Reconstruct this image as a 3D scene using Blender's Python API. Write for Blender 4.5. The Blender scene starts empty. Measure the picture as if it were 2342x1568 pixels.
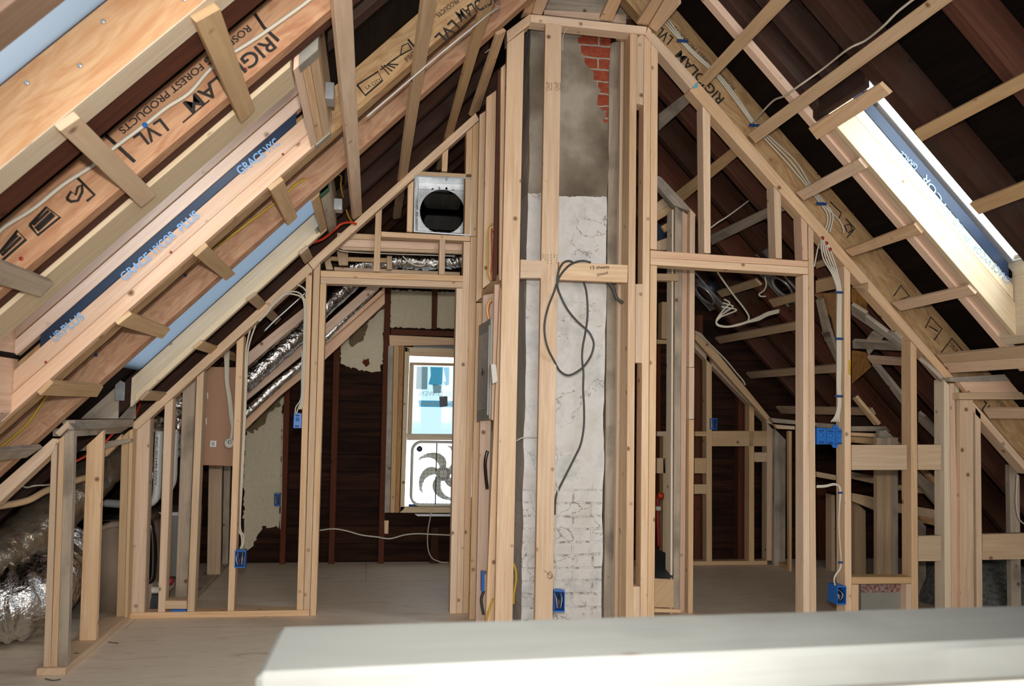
import bpy, bmesh, math, random
import numpy as np
from mathutils import Vector, Matrix
random.seed(7)
S = bpy.context.scene
COL = S.collection
# ------------------------------------------------------------------ camera
W, H = 2342, 1568
F = 2000.0                      # focal length in pixels
EYE = Vector((0, 0, 1.142))
YAW, PIT, ROL = (math.radians(a) for a in (9.0339, 4.6544, 1.1007))
fw = Vector((math.sin(YAW)*math.cos(PIT), math.cos(YAW)*math.cos(PIT), math.sin(PIT)))
rt0 = Vector((math.cos(YAW), -math.sin(YAW), 0)); up0 = rt0.cross(fw)
RT = math.cos(ROL)*rt0 + math.sin(ROL)*up0
UP = -math.sin(ROL)*rt0 + math.cos(ROL)*up0
cam = bpy.data.cameras.new('camera'); camo = bpy.data.objects.new('camera', cam); COL.objects.link(camo)
m = Matrix((RT, UP, -fw)).transposed().to_4x4(); m.translation = EYE
camo.matrix_world = m
cam.sensor_width = 36; cam.lens = F/W*36; cam.clip_start = .02
cam.dof.use_dof = True; cam.dof.focus_distance = 4.6; cam.dof.aperture_fstop = 6.3
S.camera = camo
# ------------------------------------------------------------------ world and lights
wd = bpy.data.worlds.new('world'); S.world = wd; wd.use_nodes = True
bg = wd.node_tree.nodes['Background']; bg.inputs[0].default_value = (.80, .90, 1, 1); bg.inputs[1].default_value = 3.0
def light(name, typ, loc, look, energy, col=(1, 1, 1), **k):
    l = bpy.data.lights.new(name, typ); l.energy = energy; l.color = col
    for a, b in k.items(): setattr(l, a, b)
    o = bpy.data.objects.new(name, l); COL.objects.link(o); o.location = loc
    o.rotation_euler = (Vector(look)-Vector(loc)).to_track_quat('-Z', 'Y').to_euler(); return o
# the camera's flash
light('flash', 'SPOT', EYE+UP*.17+fw*.02, EYE+fw*5+Vector((.1, 0, -.05)), 300, (1, .97, .93), spot_size=math.radians(88), spot_blend=1.0, shadow_soft_size=.035)
# added fill lamp behind the camera, then daylight coming in through the skylights
light('fill_behind_camera', 'AREA', (.6, -2.1, 1.9), (1.1, 4, .9), 135, (1, .95, .9), shape='RECTANGLE', size=2.6, size_y=1.9)
light('daylight_right_skylight', 'AREA', (2.95, 3.5, 2.6), (2.2, 3.75, 1.6), 60, (.88, .95, 1), shape='RECTANGLE', size=.5, size_y=.9)
light('daylight_left_skylight', 'AREA', (-.95, 2.9, 2.0), (0, 3.6, .2), 24, (.9, .95, 1), shape='RECTANGLE', size=.5, size_y=.7)
light('daylight_near_skylight', 'AREA', (-1.1, 1.3, 2.1), (.3, 2.6, 0.0), 42, (1, .98, .95), shape='RECTANGLE', size=.9, size_y=.7)
S.view_settings.view_transform = 'Standard'; S.view_settings.look = 'None'
S.view_settings.gamma = 1; S.view_settings.use_curve_mapping = False
S.view_settings.exposure = -0.12
S.cycles.max_bounces = 6; S.cycles.transparent_max_bounces = 16
# ------------------------------------------------------------------ planes
ML, CL = 1.025, 2.367           # left roof plane (underside of the strapping): z = ML x + CL
MR, CR = -1.049, 4.7295         # right roof plane
KL, KR = math.cos(math.atan(ML)), math.cos(math.atan(MR))
NL = Vector((-ML, 0, 1)).normalized(); NR = Vector((-MR, 0, 1)).normalized()
Y1, YC, YG = 5.10, 4.40, 6.86   # left partition, chimney and right partition, far gable
SC = {'T1': (0, 0, 3.92), 'T2': (400, 0, 3.92), 'T3': (0, 400, 3.92), 'T4': (400, 400, 3.92), 'T5': (0, 750, 3.92), 'T6': (350, 750, 3.92),
      'T7': (1050, 0, 3.92), 'T8': (1050, 380, 3.92), 'T9': (1050, 760, 3.92), 'T10': (1050, 1100, 3.92), 'T11': (1480, 380, 3.92),
      'T12': (1480, 760, 3.92), 'T13': (1842, 760, 3.92), 'T14': (1842, 1060, 3.92),
      'Z1': (0, 0, 2.9275), 'Z2': (600, 0, 2.9275), 'Z3': (1400, 0, 2.486), 'Z4': (0, 500, 2.9275), 'Z5': (600, 500, 2.9275), 'Z6': (1400, 500, 2.486),
      'Z7': (0, 1000, 2.76), 'Z8': (700, 1000, 2.76), 'Z9': (1400, 1000, 2.486), 'P': (0, 0, 1)}
def Q(t, *pts):
    a, b, s = SC[t]; return [(a+x/s, b+y/s) for x, y in pts]
def ray(x, y): return (RT*(x-W/2) - UP*(y-H/2) + fw*F)
def un(q, pl):
    d = ray(*q); k, v = pl
    if k == 'Y': t = v/d.y
    elif k == 'X': t = v/d.x
    elif k == 'Z': t = (v-EYE.z)/d.z
    elif k == 'L': t = (CL+v/KL-EYE.z)/(d.z-ML*d.x)
    elif k == 'R': t = (CR+v/KR-EYE.z)/(d.z-MR*d.x)
    return EYE + d*t
AX = {'Y': Vector((0, 1, 0)), 'X': Vector((1, 0, 0)), 'Z': Vector((0, 0, -1)), 'L': NL, 'R': NR}
# ------------------------------------------------------------------ materials
def newmat(name):
    mt = bpy.data.materials.new(name); mt.use_nodes = True; nt = mt.node_tree; nt.nodes.clear()
    out = nt.nodes.new('ShaderNodeOutputMaterial'); b = nt.nodes.new('ShaderNodeBsdfPrincipled'); nt.links.new(b.outputs[0], out.inputs[0])
    return mt, nt, b
def N(nt, t, **k):
    n = nt.nodes.new('ShaderNode'+t)
    for a, b in k.items():
        if a.startswith('i_'):
            key = a[2:]; key = int(key) if key.isdigit() else key.replace('_', ' ')
            n.inputs[key].default_value = b
        else: setattr(n, a, b)
    return n
def s2l(c): return tuple(((v/255)/12.92 if v/255 < .04045 else ((v/255+.055)/1.055)**2.4) for v in c)
def mix(nt, fac, a, b, mode='MIX'):
    n = nt.nodes.new('ShaderNodeMix'); n.data_type = 'RGBA'; n.blend_type = mode
    for i, v in ((0, fac), (6, a), (7, b)):
        if isinstance(v, (int, float)): n.inputs[i].default_value = v
        elif isinstance(v, tuple): n.inputs[i].default_value = (*v, 1)[:4]
        else: nt.links.new(v, n.inputs[i])
    return n.outputs[2]
def ramp(nt, v, stops):
    r = nt.nodes.new('ShaderNodeValToRGB'); nt.links.new(v, r.inputs[0])
    e = r.color_ramp.elements
    e[0].position, e[0].color = stops[0][0], (*stops[0][1], 1)
    e[1].position, e[1].color = stops[-1][0], (*stops[-1][1], 1)
    for p, c in stops[1:-1]: x = e.new(p); x.color = (*c, 1)
    return r.outputs[0]
def math_(nt, op, a, b=0.):
    n = nt.nodes.new('ShaderNodeMath'); n.operation = op
    for i, v in ((0, a), (1, b)):
        if isinstance(v, (int, float)): n.inputs[i].default_value = v
        else: nt.links.new(v, n.inputs[i])
    return n.outputs[0]
BW = ((0, 0, 0), (1, 1, 1))
def wood(name, light_, dark, knot=(95, 55, 30), knots=.55, grain=1.0, var=.12, rough=.75, swirl=0.0, stain=0.0):
    mt, nt, b = newmat(name)
    uv = N(nt, 'UVMap'); oi = N(nt, 'ObjectInfo')
    off = math_(nt, 'MULTIPLY', oi.outputs['Random'], 37.)
    add = N(nt, 'VectorMath', operation='ADD'); nt.links.new(uv.outputs[0], add.inputs[0])
    cb = N(nt, 'CombineXYZ'); nt.links.new(off, cb.inputs[0]); nt.links.new(off, cb.inputs[1]); nt.links.new(off, cb.inputs[2]); nt.links.new(cb.outputs[0], add.inputs[1])
    mp = N(nt, 'Mapping'); mp.inputs['Scale'].default_value = (1.3, 26, 1); nt.links.new(add.outputs[0], mp.inputs[0])
    n1 = N(nt, 'TexNoise', i_Scale=2.2, i_Detail=5., i_Roughness=.6, i_Distortion=.6+swirl); nt.links.new(mp.outputs[0], n1.inputs['Vector'])
    mp2 = N(nt, 'Mapping'); mp2.inputs['Scale'].default_value = (2.2, 7, 1) if not swirl else (2.5, 9, 1); nt.links.new(add.outputs[0], mp2.inputs[0])
    n2 = N(nt, 'TexNoise', i_Scale=1.4, i_Detail=3., i_Distortion=1.0+swirl*2); nt.links.new(mp2.outputs[0], n2.inputs['Vector'])
    g = ramp(nt, n1.outputs[0], [(.3, (0, 0, 0)), (.72, (1, 1, 1))])
    c = mix(nt, g, s2l(light_), s2l(dark))
    c0 = mix(nt, .75*grain, s2l(light_), c)
    mid = tuple((a*.6+b_*.4) for a, b_ in zip(s2l(light_), s2l(dark)))
    c1 = mix(nt, math_(nt, 'MULTIPLY', ramp(nt, n2.outputs[0], [(.42, (0, 0, 0)), (.66, (1, 1, 1))]), .55 if not swirl else .9), c0, mid if not swirl else s2l(dark))
    vo = N(nt, 'TexVoronoi', i_Scale=8.5, i_Randomness=1.); nt.links.new(add.outputs[0], vo.inputs['Vector'])
    kd = ramp(nt, vo.outputs['Distance'], [(.05, (1, 1, 1)), (.14, (0, 0, 0))])
    sep = N(nt, 'SeparateColor'); nt.links.new(vo.outputs['Color'], sep.inputs[0])
    km = math_(nt, 'LESS_THAN', sep.outputs[0], knots)
    kf = math_(nt, 'MULTIPLY', kd, km)
    c2 = mix(nt, math_(nt, 'MULTIPLY', kf, .85), c1, s2l(knot))
    if stain:
        n3 = N(nt, 'TexNoise', i_Scale=5., i_Detail=4.); nt.links.new(add.outputs[0], n3.inputs['Vector'])
        c2 = mix(nt, math_(nt, 'MULTIPLY', ramp(nt, n3.outputs[0], [(.48, (0, 0, 0)), (.68, (1, 1, 1))]), stain), c2, s2l((70, 66, 60)))
    hs = N(nt, 'HueSaturation'); nt.links.new(c2, hs.inputs['Color'])
    r2 = math_(nt, 'FRACT', math_(nt, 'MULTIPLY', oi.outputs['Random'], 7.31))
    nt.links.new(math_(nt, 'ADD', math_(nt, 'MULTIPLY', r2, 2*var), 1-var), hs.inputs['Value'])
    r3 = math_(nt, 'FRACT', math_(nt, 'MULTIPLY', oi.outputs['Random'], 17.7))
    nt.links.new(math_(nt, 'ADD', math_(nt, 'MULTIPLY', r3, .3), .85), hs.inputs['Saturation'])
    nt.links.new(hs.outputs[0], b.inputs['Base Color'])
    b.inputs['Roughness'].default_value = rough; b.inputs['Specular IOR Level'].default_value = .25
    bp = N(nt, 'Bump', i_Strength=.15, i_Distance=.004); nt.links.new(n1.outputs[0], bp.inputs['Height']); nt.links.new(bp.outputs[0], b.inputs['Normal'])
    return mt
M = {}
M['new'] = wood('new_softwood', (234, 205, 172), (198, 156, 118), knots=.92)
M['pink'] = wood('pinkish_softwood', (231, 200, 174), (200, 158, 130), knots=.9)
M['cream'] = wood('cream_softwood', (232, 214, 184), (206, 178, 142), knots=.8)
M['strap'] = wood('strapping_wood', (216, 186, 148), (180, 144, 108), knots=.5)
M['grey'] = wood('weathered_softwood', (192, 178, 160), (146, 130, 114), knots=.4, stain=.5)
M['lvl'] = wood('laminated_veneer', (208, 162, 120), (174, 118, 80), knots=.25, swirl=1.6, knot=(110, 50, 30), var=.06)
M['lvlnear'] = wood('near_laminated_veneer', (206, 172, 138), (186, 142, 108), knots=.3, swirl=1.4, knot=(130, 60, 40), var=.02)
M['lvlpale'] = wood('pale_laminated_veneer', (196, 162, 112), (160, 116, 70), knots=.25, swirl=1.2, knot=(110, 60, 34), var=.05)
M['old'] = wood('old_dark_timber', (74, 46, 34), (34, 21, 16), knots=.4, knot=(25, 14, 10), var=.2, stain=.3, rough=.9)
M['oldred'] = wood('old_red_brown_timber', (104, 58, 38), (58, 31, 21), knots=.4, knot=(40, 20, 12), var=.12, rough=.85)
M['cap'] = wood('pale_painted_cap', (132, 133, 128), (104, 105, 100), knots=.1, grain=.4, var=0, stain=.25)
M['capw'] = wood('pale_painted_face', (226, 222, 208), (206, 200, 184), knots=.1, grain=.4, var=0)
M['tan'] = wood('tan_blurred_timber', (150, 118, 92), (120, 90, 66), knots=.1)
M['osb'] = wood('plywood_sheet', (196, 150, 98), (160, 112, 64), knots=.3, swirl=1.8, var=.05)
def plain(name, c, rough=.5, metal=0., spec=.5, noise=0, nscale=30, c2=None, bump=0):
    mt, nt, b = newmat(name); b.inputs['Base Color'].default_value = (*s2l(c), 1)
    b.inputs['Roughness'].default_value = rough; b.inputs['Metallic'].default_value = metal; b.inputs['Specular IOR Level'].default_value = spec
    if noise or bump:
        tc = N(nt, 'TexCoord'); n1 = N(nt, 'TexNoise', i_Scale=float(nscale), i_Detail=5.); nt.links.new(tc.outputs['Object'], n1.inputs['Vector'])
        if noise:
            nt.links.new(mix(nt, math_(nt, 'MULTIPLY', ramp(nt, n1.outputs[0], [(.35, (0, 0, 0)), (.7, (1, 1, 1))]), noise), s2l(c), s2l(c2 or tuple(v*.6 for v in c))), b.inputs['Base Color'])
        if bump:
            bp = N(nt, 'Bump', i_Strength=bump, i_Distance=.01); nt.links.new(n1.outputs[0], bp.inputs['Height']); nt.links.new(bp.outputs[0], b.inputs['Normal'])
    return mt
M['galv'] = plain('galvanised_steel', (196, 199, 200), .3, .6, noise=.4, nscale=25, c2=(130, 134, 138))
M['foil'] = plain('foil_duct_skin', (214, 212, 208), .2, 1., bump=1., nscale=45)
M['foilmesh'] = plain('insulated_duct_skin', (166, 150, 128), .3, .75, bump=1., nscale=22, noise=.5, c2=(96, 84, 72))
M['blue'] = plain('blue_plastic', (38, 108, 190), .4)
M['darkblue'] = plain('dark_blue_plastic_inside', (24, 62, 116), .6)
M['wirew'] = plain('white_cable_sheath', (206, 198, 180), .5)
M['wirey'] = plain('yellow_cable_sheath', (200, 164, 40), .5)
M['wireo'] = plain('orange_red_tube', (206, 62, 30), .5)
M['wirek'] = plain('dark_grey_cable_sheath', (66, 66, 62), .5)
M['copper'] = plain('copper', (190, 120, 80), .3, 1.)
M['black'] = plain('black_plastic', (14, 14, 15), .16, spec=.9)
M['ink'] = plain('black_ink', (40, 34, 30), .8)
M['inkdim'] = plain('faded_brown_ink', (92, 70, 50), .8)
M['tape'] = plain('dark_blue_membrane', (30, 44, 66), .35, noise=.4, nscale=12, c2=(18, 26, 42))
M['tapetxt'] = plain('pale_blue_print', (130, 168, 205), .6)
M['pvc'] = plain('white_pvc', (205, 205, 202), .35)
M['paper'] = plain('brown_paper_panel', (168, 128, 100), .7, noise=.25, nscale=3, c2=(150, 112, 88))
M['label'] = plain('white_sticker', (225, 225, 222), .6)
M['red'] = plain('red_paint', (150, 36, 34), .6)
M['redtape'] = plain('red_print_foil_tape', (150, 70, 60), .3, .6, noise=1., nscale=60, c2=(190, 185, 180), bump=.6)
M['sheet'] = plain('grey_sheet_metal', (150, 148, 138), .5, .2, noise=.2, nscale=8)
M['green'] = plain('green_paint_mark', (60, 96, 66), .8)
M['foam'] = plain('cream_spray_foam', (212, 200, 172), .95, noise=.35, nscale=55, c2=(184, 172, 142), bump=.8)
M['foamdark'] = plain('grey_brown_foam_edge', (120, 104, 76), .95, noise=.5, nscale=30, bump=.5)
M['hanger'] = plain('dull_grey_steel', (158, 154, 142), .5, .3, noise=.3, nscale=20)
M['chalk'] = plain('blue_chalk', (110, 170, 180), .9)
M['screw'] = plain('screw_head', (60, 60, 64), .5, .5)
M['insul'] = plain('tan_insulation_jacket', (170, 148, 128), .9, noise=.35, nscale=7, c2=(136, 116, 98), bump=.4)
M['whitepl'] = plain('white_plastic', (214, 210, 196), .5)
M['fanblade'] = plain('grey_fan_blade', (226, 226, 216), .5)
M['greydark'] = plain('dark_grey_metal', (60, 64, 68), .45, .4)
M['loose'] = plain('grey_loose_fill', (104, 104, 100), 1., noise=.8, nscale=40, c2=(52, 52, 50), bump=1.)
M['paintwhite'] = plain('white_skylight_frame', (225, 228, 232), .4)
# floor plywood
mt, nt, b = newmat('plywood_floor'); tc = N(nt, 'TexCoord')
mp = N(nt, 'Mapping'); mp.inputs['Scale'].default_value = (1.6, 6, 1); nt.links.new(tc.outputs['Object'], mp.inputs[0])
n1 = N(nt, 'TexNoise', i_Scale=3., i_Detail=6., i_Distortion=1.2); nt.links.new(mp.outputs[0], n1.inputs['Vector'])
n2 = N(nt, 'TexNoise', i_Scale=1.3, i_Detail=3.); nt.links.new(tc.outputs['Object'], n2.inputs['Vector'])
c = ramp(nt, n1.outputs[0], [(.35, s2l((240, 222, 198))), (.58, s2l((234, 214, 188))), (.78, s2l((208, 182, 154)))])
c = mix(nt, math_(nt, 'MULTIPLY', n2.outputs[0], .35), c, s2l((214, 194, 170)))
br = N(nt, 'TexBrick', offset=.5, i_Scale=1., i_Mortar_Size=.0022, i_Brick_Width=2.44, i_Row_Height=1.22)
nt.links.new(tc.outputs['Object'], br.inputs[0]); c = mix(nt, math_(nt, 'MULTIPLY', br.outputs['Fac'], .6), c, s2l((96, 76, 58)))
nt.links.new(c, b.inputs['Base Color']); b.inputs['Roughness'].default_value = .55; M['floor'] = mt
# dark roof / gable boards
def boards(name, axis, w, c1, c2):
    mt, nt, b = newmat(name); tc = N(nt, 'TexCoord'); sp = N(nt, 'SeparateXYZ'); nt.links.new(tc.outputs['Object'], sp.inputs[0])
    mp = N(nt, 'Mapping'); mp.inputs['Scale'].default_value = (1.2, 1.2, 14) if axis == 2 else (8, .9, 8); nt.links.new(tc.outputs['Object'], mp.inputs[0])
    n1 = N(nt, 'TexNoise', i_Scale=2., i_Detail=6., i_Distortion=.5); nt.links.new(mp.outputs[0], n1.inputs['Vector'])
    c = ramp(nt, n1.outputs[0], [(.35, s2l(c2)), (.68, s2l(c1))])
    fr = math_(nt, 'FRACT', math_(nt, 'DIVIDE', sp.outputs[axis], w)); ln = math_(nt, 'LESS_THAN', fr, .035)
    cell = math_(nt, 'FLOOR', math_(nt, 'DIVIDE', sp.outputs[axis], w)); wn = N(nt, 'TexWhiteNoise', noise_dimensions='1D'); nt.links.new(cell, wn.inputs['W'])
    c = mix(nt, math_(nt, 'MULTIPLY', wn.outputs[0], .6), c, s2l(tuple(v*.55 for v in c2)))
    c = mix(nt, ln, c, (.003, .002, .002)); nt.links.new(c, b.inputs['Base Color']); b.inputs['Roughness'].default_value = .9; b.inputs['Specular IOR Level'].default_value = .15
    return mt
M['deck'] = boards('dark_roof_boards', 2, .11, (34, 22, 17), (20, 14, 11))
M['gable'] = boards('dark_gable_boards', 2, .135, (70, 42, 28), (36, 22, 16))
# glass
def glass(name, tint, film=None):
    mt = bpy.data.materials.new(name); mt.use_nodes = True; nt = mt.node_tree; nt.nodes.clear()
    o = nt.nodes.new('ShaderNodeOutputMaterial'); t = N(nt, 'BsdfTransparent'); t.inputs[0].default_value = (*tint, 1)
    g = N(nt, 'BsdfGlossy', i_Roughness=.03); fr = N(nt, 'Fresnel', i_IOR=1.45); mx = nt.nodes.new('ShaderNodeMixShader')
    nt.links.new(fr.outputs[0], mx.inputs[0]); nt.links.new(t.outputs[0], mx.inputs[1]); nt.links.new(g.outputs[0], mx.inputs[2])
    if film:
        tr = N(nt, 'BsdfTranslucent'); tr.inputs[0].default_value = (*film, 1); m2 = nt.nodes.new('ShaderNodeMixShader'); m2.inputs[0].default_value = .92
        nt.links.new(mx.outputs[0], m2.inputs[1]); nt.links.new(tr.outputs[0], m2.inputs[2]); nt.links.new(m2.outputs[0], o.inputs[0])
    else: nt.links.new(mx.outputs[0], o.inputs[0])
    return mt
M['glass'] = glass('clear_glass', (.93, .97, 1))
M['bluefilm'] = glass('blue_tinted_skylight_film', (.5, .62, .74), (.34, .37, .40))
M['bluefilm0'] = glass('pale_skylight_film', (.5, .58, .64), (.27, .29, .31))
M['tealfilm'] = glass('pale_teal_window_film', (.56, .64, .64))
M['tealtxt'] = glass('blue_green_sticker', (.30, .56, .66))
M['greytxt'] = glass('grey_sticker', (.5, .54, .55))
# chimney
def chimney_mat(zw, xr, ztop, x0, z0):
    mt, nt, b = newmat('plastered_brick'); g = N(nt, 'NewGeometry'); sp = N(nt, 'SeparateXYZ'); nt.links.new(g.outputs['Position'], sp.inputs[0])
    X, Y, Z = sp.outputs
    n1 = N(nt, 'TexNoise', i_Scale=7., i_Detail=8., i_Roughness=.65); nt.links.new(g.outputs['Position'], n1.inputs['Vector'])
    n2 = N(nt, 'TexNoise', i_Scale=2.6, i_Detail=5.); nt.links.new(g.outputs['Position'], n2.inputs['Vector'])
    n3 = N(nt, 'TexNoise', i_Scale=26., i_Detail=8., i_Roughness=.7); nt.links.new(g.outputs['Position'], n3.inputs['Vector'])
    cem = ramp(nt, n2.outputs[0], [(.34, s2l((92, 80, 66))), (.5, s2l((142, 130, 114))), (.64, s2l((190, 180, 166)))])
    cem = mix(nt, math_(nt, 'MULTIPLY', n3.outputs[0], .45), cem, s2l((120, 110, 96)))
    wh = ramp(nt, n1.outputs[0], [(.32, s2l((204, 204, 202))), (.5, s2l((230, 228, 224))), (.7, s2l((214, 209, 202)))])
    # thin winding cracks
    mu = N(nt, 'TexNoise', i_Scale=4.2, i_Detail=6., i_Roughness=.55, i_Distortion=.9); nt.links.new(g.outputs['Position'], mu.inputs['Vector'])
    ridge = math_(nt, 'ABSOLUTE', math_(nt, 'SUBTRACT', mu.outputs[0], .5))
    ck = math_(nt, 'MULTIPLY', ramp(nt, ridge, [(.003, (1, 1, 1)), (.008, (0, 0, 0))]), ramp(nt, n2.outputs[0], [(.46, (0, 0, 0)), (.56, (1, 1, 1))]))
    wh = mix(nt, math_(nt, 'MULTIPLY', ck, .7), wh, s2l((112, 92, 76)))
    # courses
    cv = N(nt, 'CombineXYZ'); nt.links.new(math_(nt, 'ADD', X, math_(nt, 'MULTIPLY', n2.outputs[0], .06)), cv.inputs[0]); nt.links.new(math_(nt, 'ADD', Z, math_(nt, 'MULTIPLY', n1.outputs[0], .035)), cv.inputs[1])
    br = N(nt, 'TexBrick', offset=.5, i_Scale=1., i_Mortar_Size=.006, i_Brick_Width=.205, i_Row_Height=.069, i_Mortar_Smooth=.3); nt.links.new(cv.outputs[0], br.inputs[0])
    low = ramp(nt, math_(nt, 'ADD', Z, math_(nt, 'MULTIPLY', n1.outputs[0], .35)), [(.86, (1, 1, 1)), (.98, (0, 0, 0))])
    mort = math_(nt, 'MULTIPLY', math_(nt, 'MULTIPLY', br.outputs['Fac'], low), ramp(nt, n3.outputs[0], [(.50, (0, 0, 0)), (.60, (1, 1, 1))]))
    wh = mix(nt, math_(nt, 'MULTIPLY', mort, .75), wh, s2l((120, 104, 88)))
    brk = mix(nt, br.outputs['Fac'], ramp(nt, n3.outputs[0], [(.35, s2l((138, 58, 40))), (.65, s2l((166, 88, 64)))]), s2l((170, 158, 142)))
    # exposed brick at the top right: right of a slanted, wavy line
    e = math_(nt, 'ADD', math_(nt, 'MULTIPLY', math_(nt, 'SUBTRACT', X, xr), 1.0), math_(nt, 'MULTIPLY', math_(nt, 'SUBTRACT', n1.outputs[0], .5), .22))
    e = math_(nt, 'ADD', e, math_(nt, 'MULTIPLY', math_(nt, 'SUBTRACT', Z, ztop), .40))
    em = math_(nt, 'GREATER_THAN', e, 0.)
    cem = mix(nt, em, cem, brk)
    zz = math_(nt, 'ADD', Z, math_(nt, 'MULTIPLY', math_(nt, 'SUBTRACT', n1.outputs[0], .5), .06))
    top = math_(nt, 'GREATER_THAN', zz, zw)
    # the left side stays bare cement
    nr = N(nt, 'SeparateXYZ'); nt.links.new(g.outputs['Normal'], nr.inputs[0])
    side = math_(nt, 'LESS_THAN', nr.outputs[0], -.5)
    sidec = mix(nt, .6, cem, s2l((204, 200, 192)))
    c = mix(nt, top, wh, cem); c = mix(nt, math_(nt, 'MULTIPLY', side, .75), c, sidec)
    nt.links.new(c, b.inputs['Base Color']); b.inputs['Roughness'].default_value = .92; b.inputs['Specular IOR Level'].default_value = .15
    bh = math_(nt, 'SUBTRACT', math_(nt, 'ADD', math_(nt, 'MULTIPLY', n1.outputs[0], 1.), math_(nt, 'MULTIPLY', n3.outputs[0], .35)), math_(nt, 'MULTIPLY', br.outputs['Fac'], math_(nt, 'ADD', math_(nt, 'MULTIPLY', low, .5), math_(nt, 'MULTIPLY', math_(nt, 'MULTIPLY', em, top), .5))))
    bp = N(nt, 'Bump', i_Strength=.7, i_Distance=.012); nt.links.new(bh, bp.inputs['Height']); nt.links.new(bp.outputs[0], b.inputs['Normal'])
    return mt
# ------------------------------------------------------------------ builders
def link(name, me, mat, parent=None, label=None):
    if mat is not None: me.materials.append(M[mat] if isinstance(mat, str) else mat)
    o = bpy.data.objects.new(name, me); COL.objects.link(o)
    if parent is not None: o.parent = parent; o.matrix_parent_inverse = parent.matrix_basis.inverted()
    if label: o['label'] = label
    return o
def tag(o, label, cat=None, group=None, kind=None):
    if label: o['label'] = label
    if cat: o['category'] = cat
    if group: o['group'] = group
    if kind: o['kind'] = kind
    return o
def thing(name, label, cat, loc=(0, 0, 0), group=None):
    o = bpy.data.objects.new(name, None); COL.objects.link(o); o.location = loc; o.empty_display_size = .05
    return tag(o, label, cat, group)
def uvbox(bm, L):
    L = L.normalized(); uv = bm.loops.layers.uv.verify()
    for f in bm.faces:
        n = f.normal; v = n.cross(L)
        if v.length < .3:
            u = n.orthogonal().normalized(); v = n.cross(u)
            for l in f.loops: l[uv].uv = (l.vert.co.dot(u)*.15+n.dot(L), l.vert.co.dot(v))
        else:
            v.normalize(); k = abs(n.x)*1.3+abs(n.y)*2.1+abs(n.z)*3.3
            for l in f.loops: l[uv].uv = (l.vert.co.dot(L), l.vert.co.dot(v)+k)
def prism_bm(bm, pts, dvec):
    a = [bm.verts.new(p) for p in pts]; b_ = [bm.verts.new(p+dvec) for p in pts]; n = len(pts)
    fs = [bm.faces.new(a), bm.faces.new(b_[::-1])]
    for i in range(n): fs.append(bm.faces.new((a[i], b_[i], b_[(i+1) % n], a[(i+1) % n])))
    return fs
def finish(bm, L, bev=.0015):
    bmesh.ops.recalc_face_normals(bm, faces=bm.faces[:])
    if bev: bmesh.ops.bevel(bm, geom=bm.edges[:], offset=bev, segments=1, affect='EDGES', clamp_overlap=True)
    bm.normal_update(); uvbox(bm, L)
def solid(parent, name, pts, dvec, mat, label=None, bev=.0015, L=None):
    bm = bmesh.new(); prism_bm(bm, pts, dvec)
    if L is None:
        n = len(pts); L = max(((pts[(i+1) % n]-pts[i]) for i in range(n)), key=lambda v: v.length)
        if dvec.length > L.length: L = dvec
    finish(bm, L, bev); me = bpy.data.meshes.new(name); bm.to_mesh(me); bm.free()
    return link(name, me, mat, parent, label)
def bd(parent, name, pl, pts, depth, mat, label=None, bev=.0015, L=None):
    return solid(parent, name, [un(q, pl) for q in pts], AX[pl[0]]*depth, mat, label, bev, L)
def st(parent, pts, Y, mat='new', depth=.089, fl=None, name='stud', label=None, dz=0):
    """upright board: pts = 4 pixels (top left, top right, bottom right, bottom left) of the face towards the camera; fl = height of its foot"""
    P = [un(q, ('Y', Y)) for q in pts]
    if fl is not None:
        for i, j in ((2, 1), (3, 0)):
            d = P[i]-P[j]; t = (fl-P[j].z)/d.z; P[i] = P[j]+d*t; P[i].y = Y
    return solid(parent, name, P, Vector((0, depth, 0)), mat, label)
def box(parent, name, lo, hi, mat, label=None, bev=.002, L=None):
    x0, y0, z0 = lo; x1, y1, z1 = hi
    return solid(parent, name, [Vector(p) for p in ((x0, y0, z0), (x1, y0, z0), (x1, y0, z1), (x0, y0, z1))], Vector((0, y1-y0, 0)), mat, label, bev, L)
def merge(name, parts, mat, parent=None, bev=0, label=None, L=Vector((1, 0, 0))):
    """one mesh out of several prisms (list of (points, vector))"""
    bm = bmesh.new()
    for p, d in parts: prism_bm(bm, p, d)
    finish(bm, L, bev); me = bpy.data.meshes.new(name); bm.to_mesh(me); bm.free(); return link(name, me, mat, parent, label)
def rafter(side, name, label, Y, thick, off, hgt, x0, x1, mat, parent=None, cat='rafter', group=None):
    m_, c_, k_ = (ML, CL, KL) if side == 'L' else (MR, CR, KR)
    f = lambda x, o: Vector((x, Y, m_*x+c_+o/k_))
    o = solid(parent, name, [f(x0, off), f(x1, off), f(x1, off+hgt), f(x0, off+hgt)], Vector((0, thick, 0)), mat)
    if parent is None: tag(o, label, cat, group)
    elif label: o['label'] = label
    return o
def smooth(me):
    for p in me.polygons: p.use_smooth = True
def cr(pts, n=8):
    pts = [Vector(p) for p in pts]; P = [pts[0]*2-pts[1]]+pts+[pts[-1]*2-pts[-2]]; out = []
    for i in range(1, len(P)-2):
        a, b_, c_, d = P[i-1:i+3]
        for k in range(n):
            t = k/n; out.append(.5*((2*b_)+(c_-a)*t+(2*a-5*b_+4*c_-d)*t*t+(3*b_-a-3*c_+d)*t**3))
    out.append(P[-2]); return out
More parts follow.
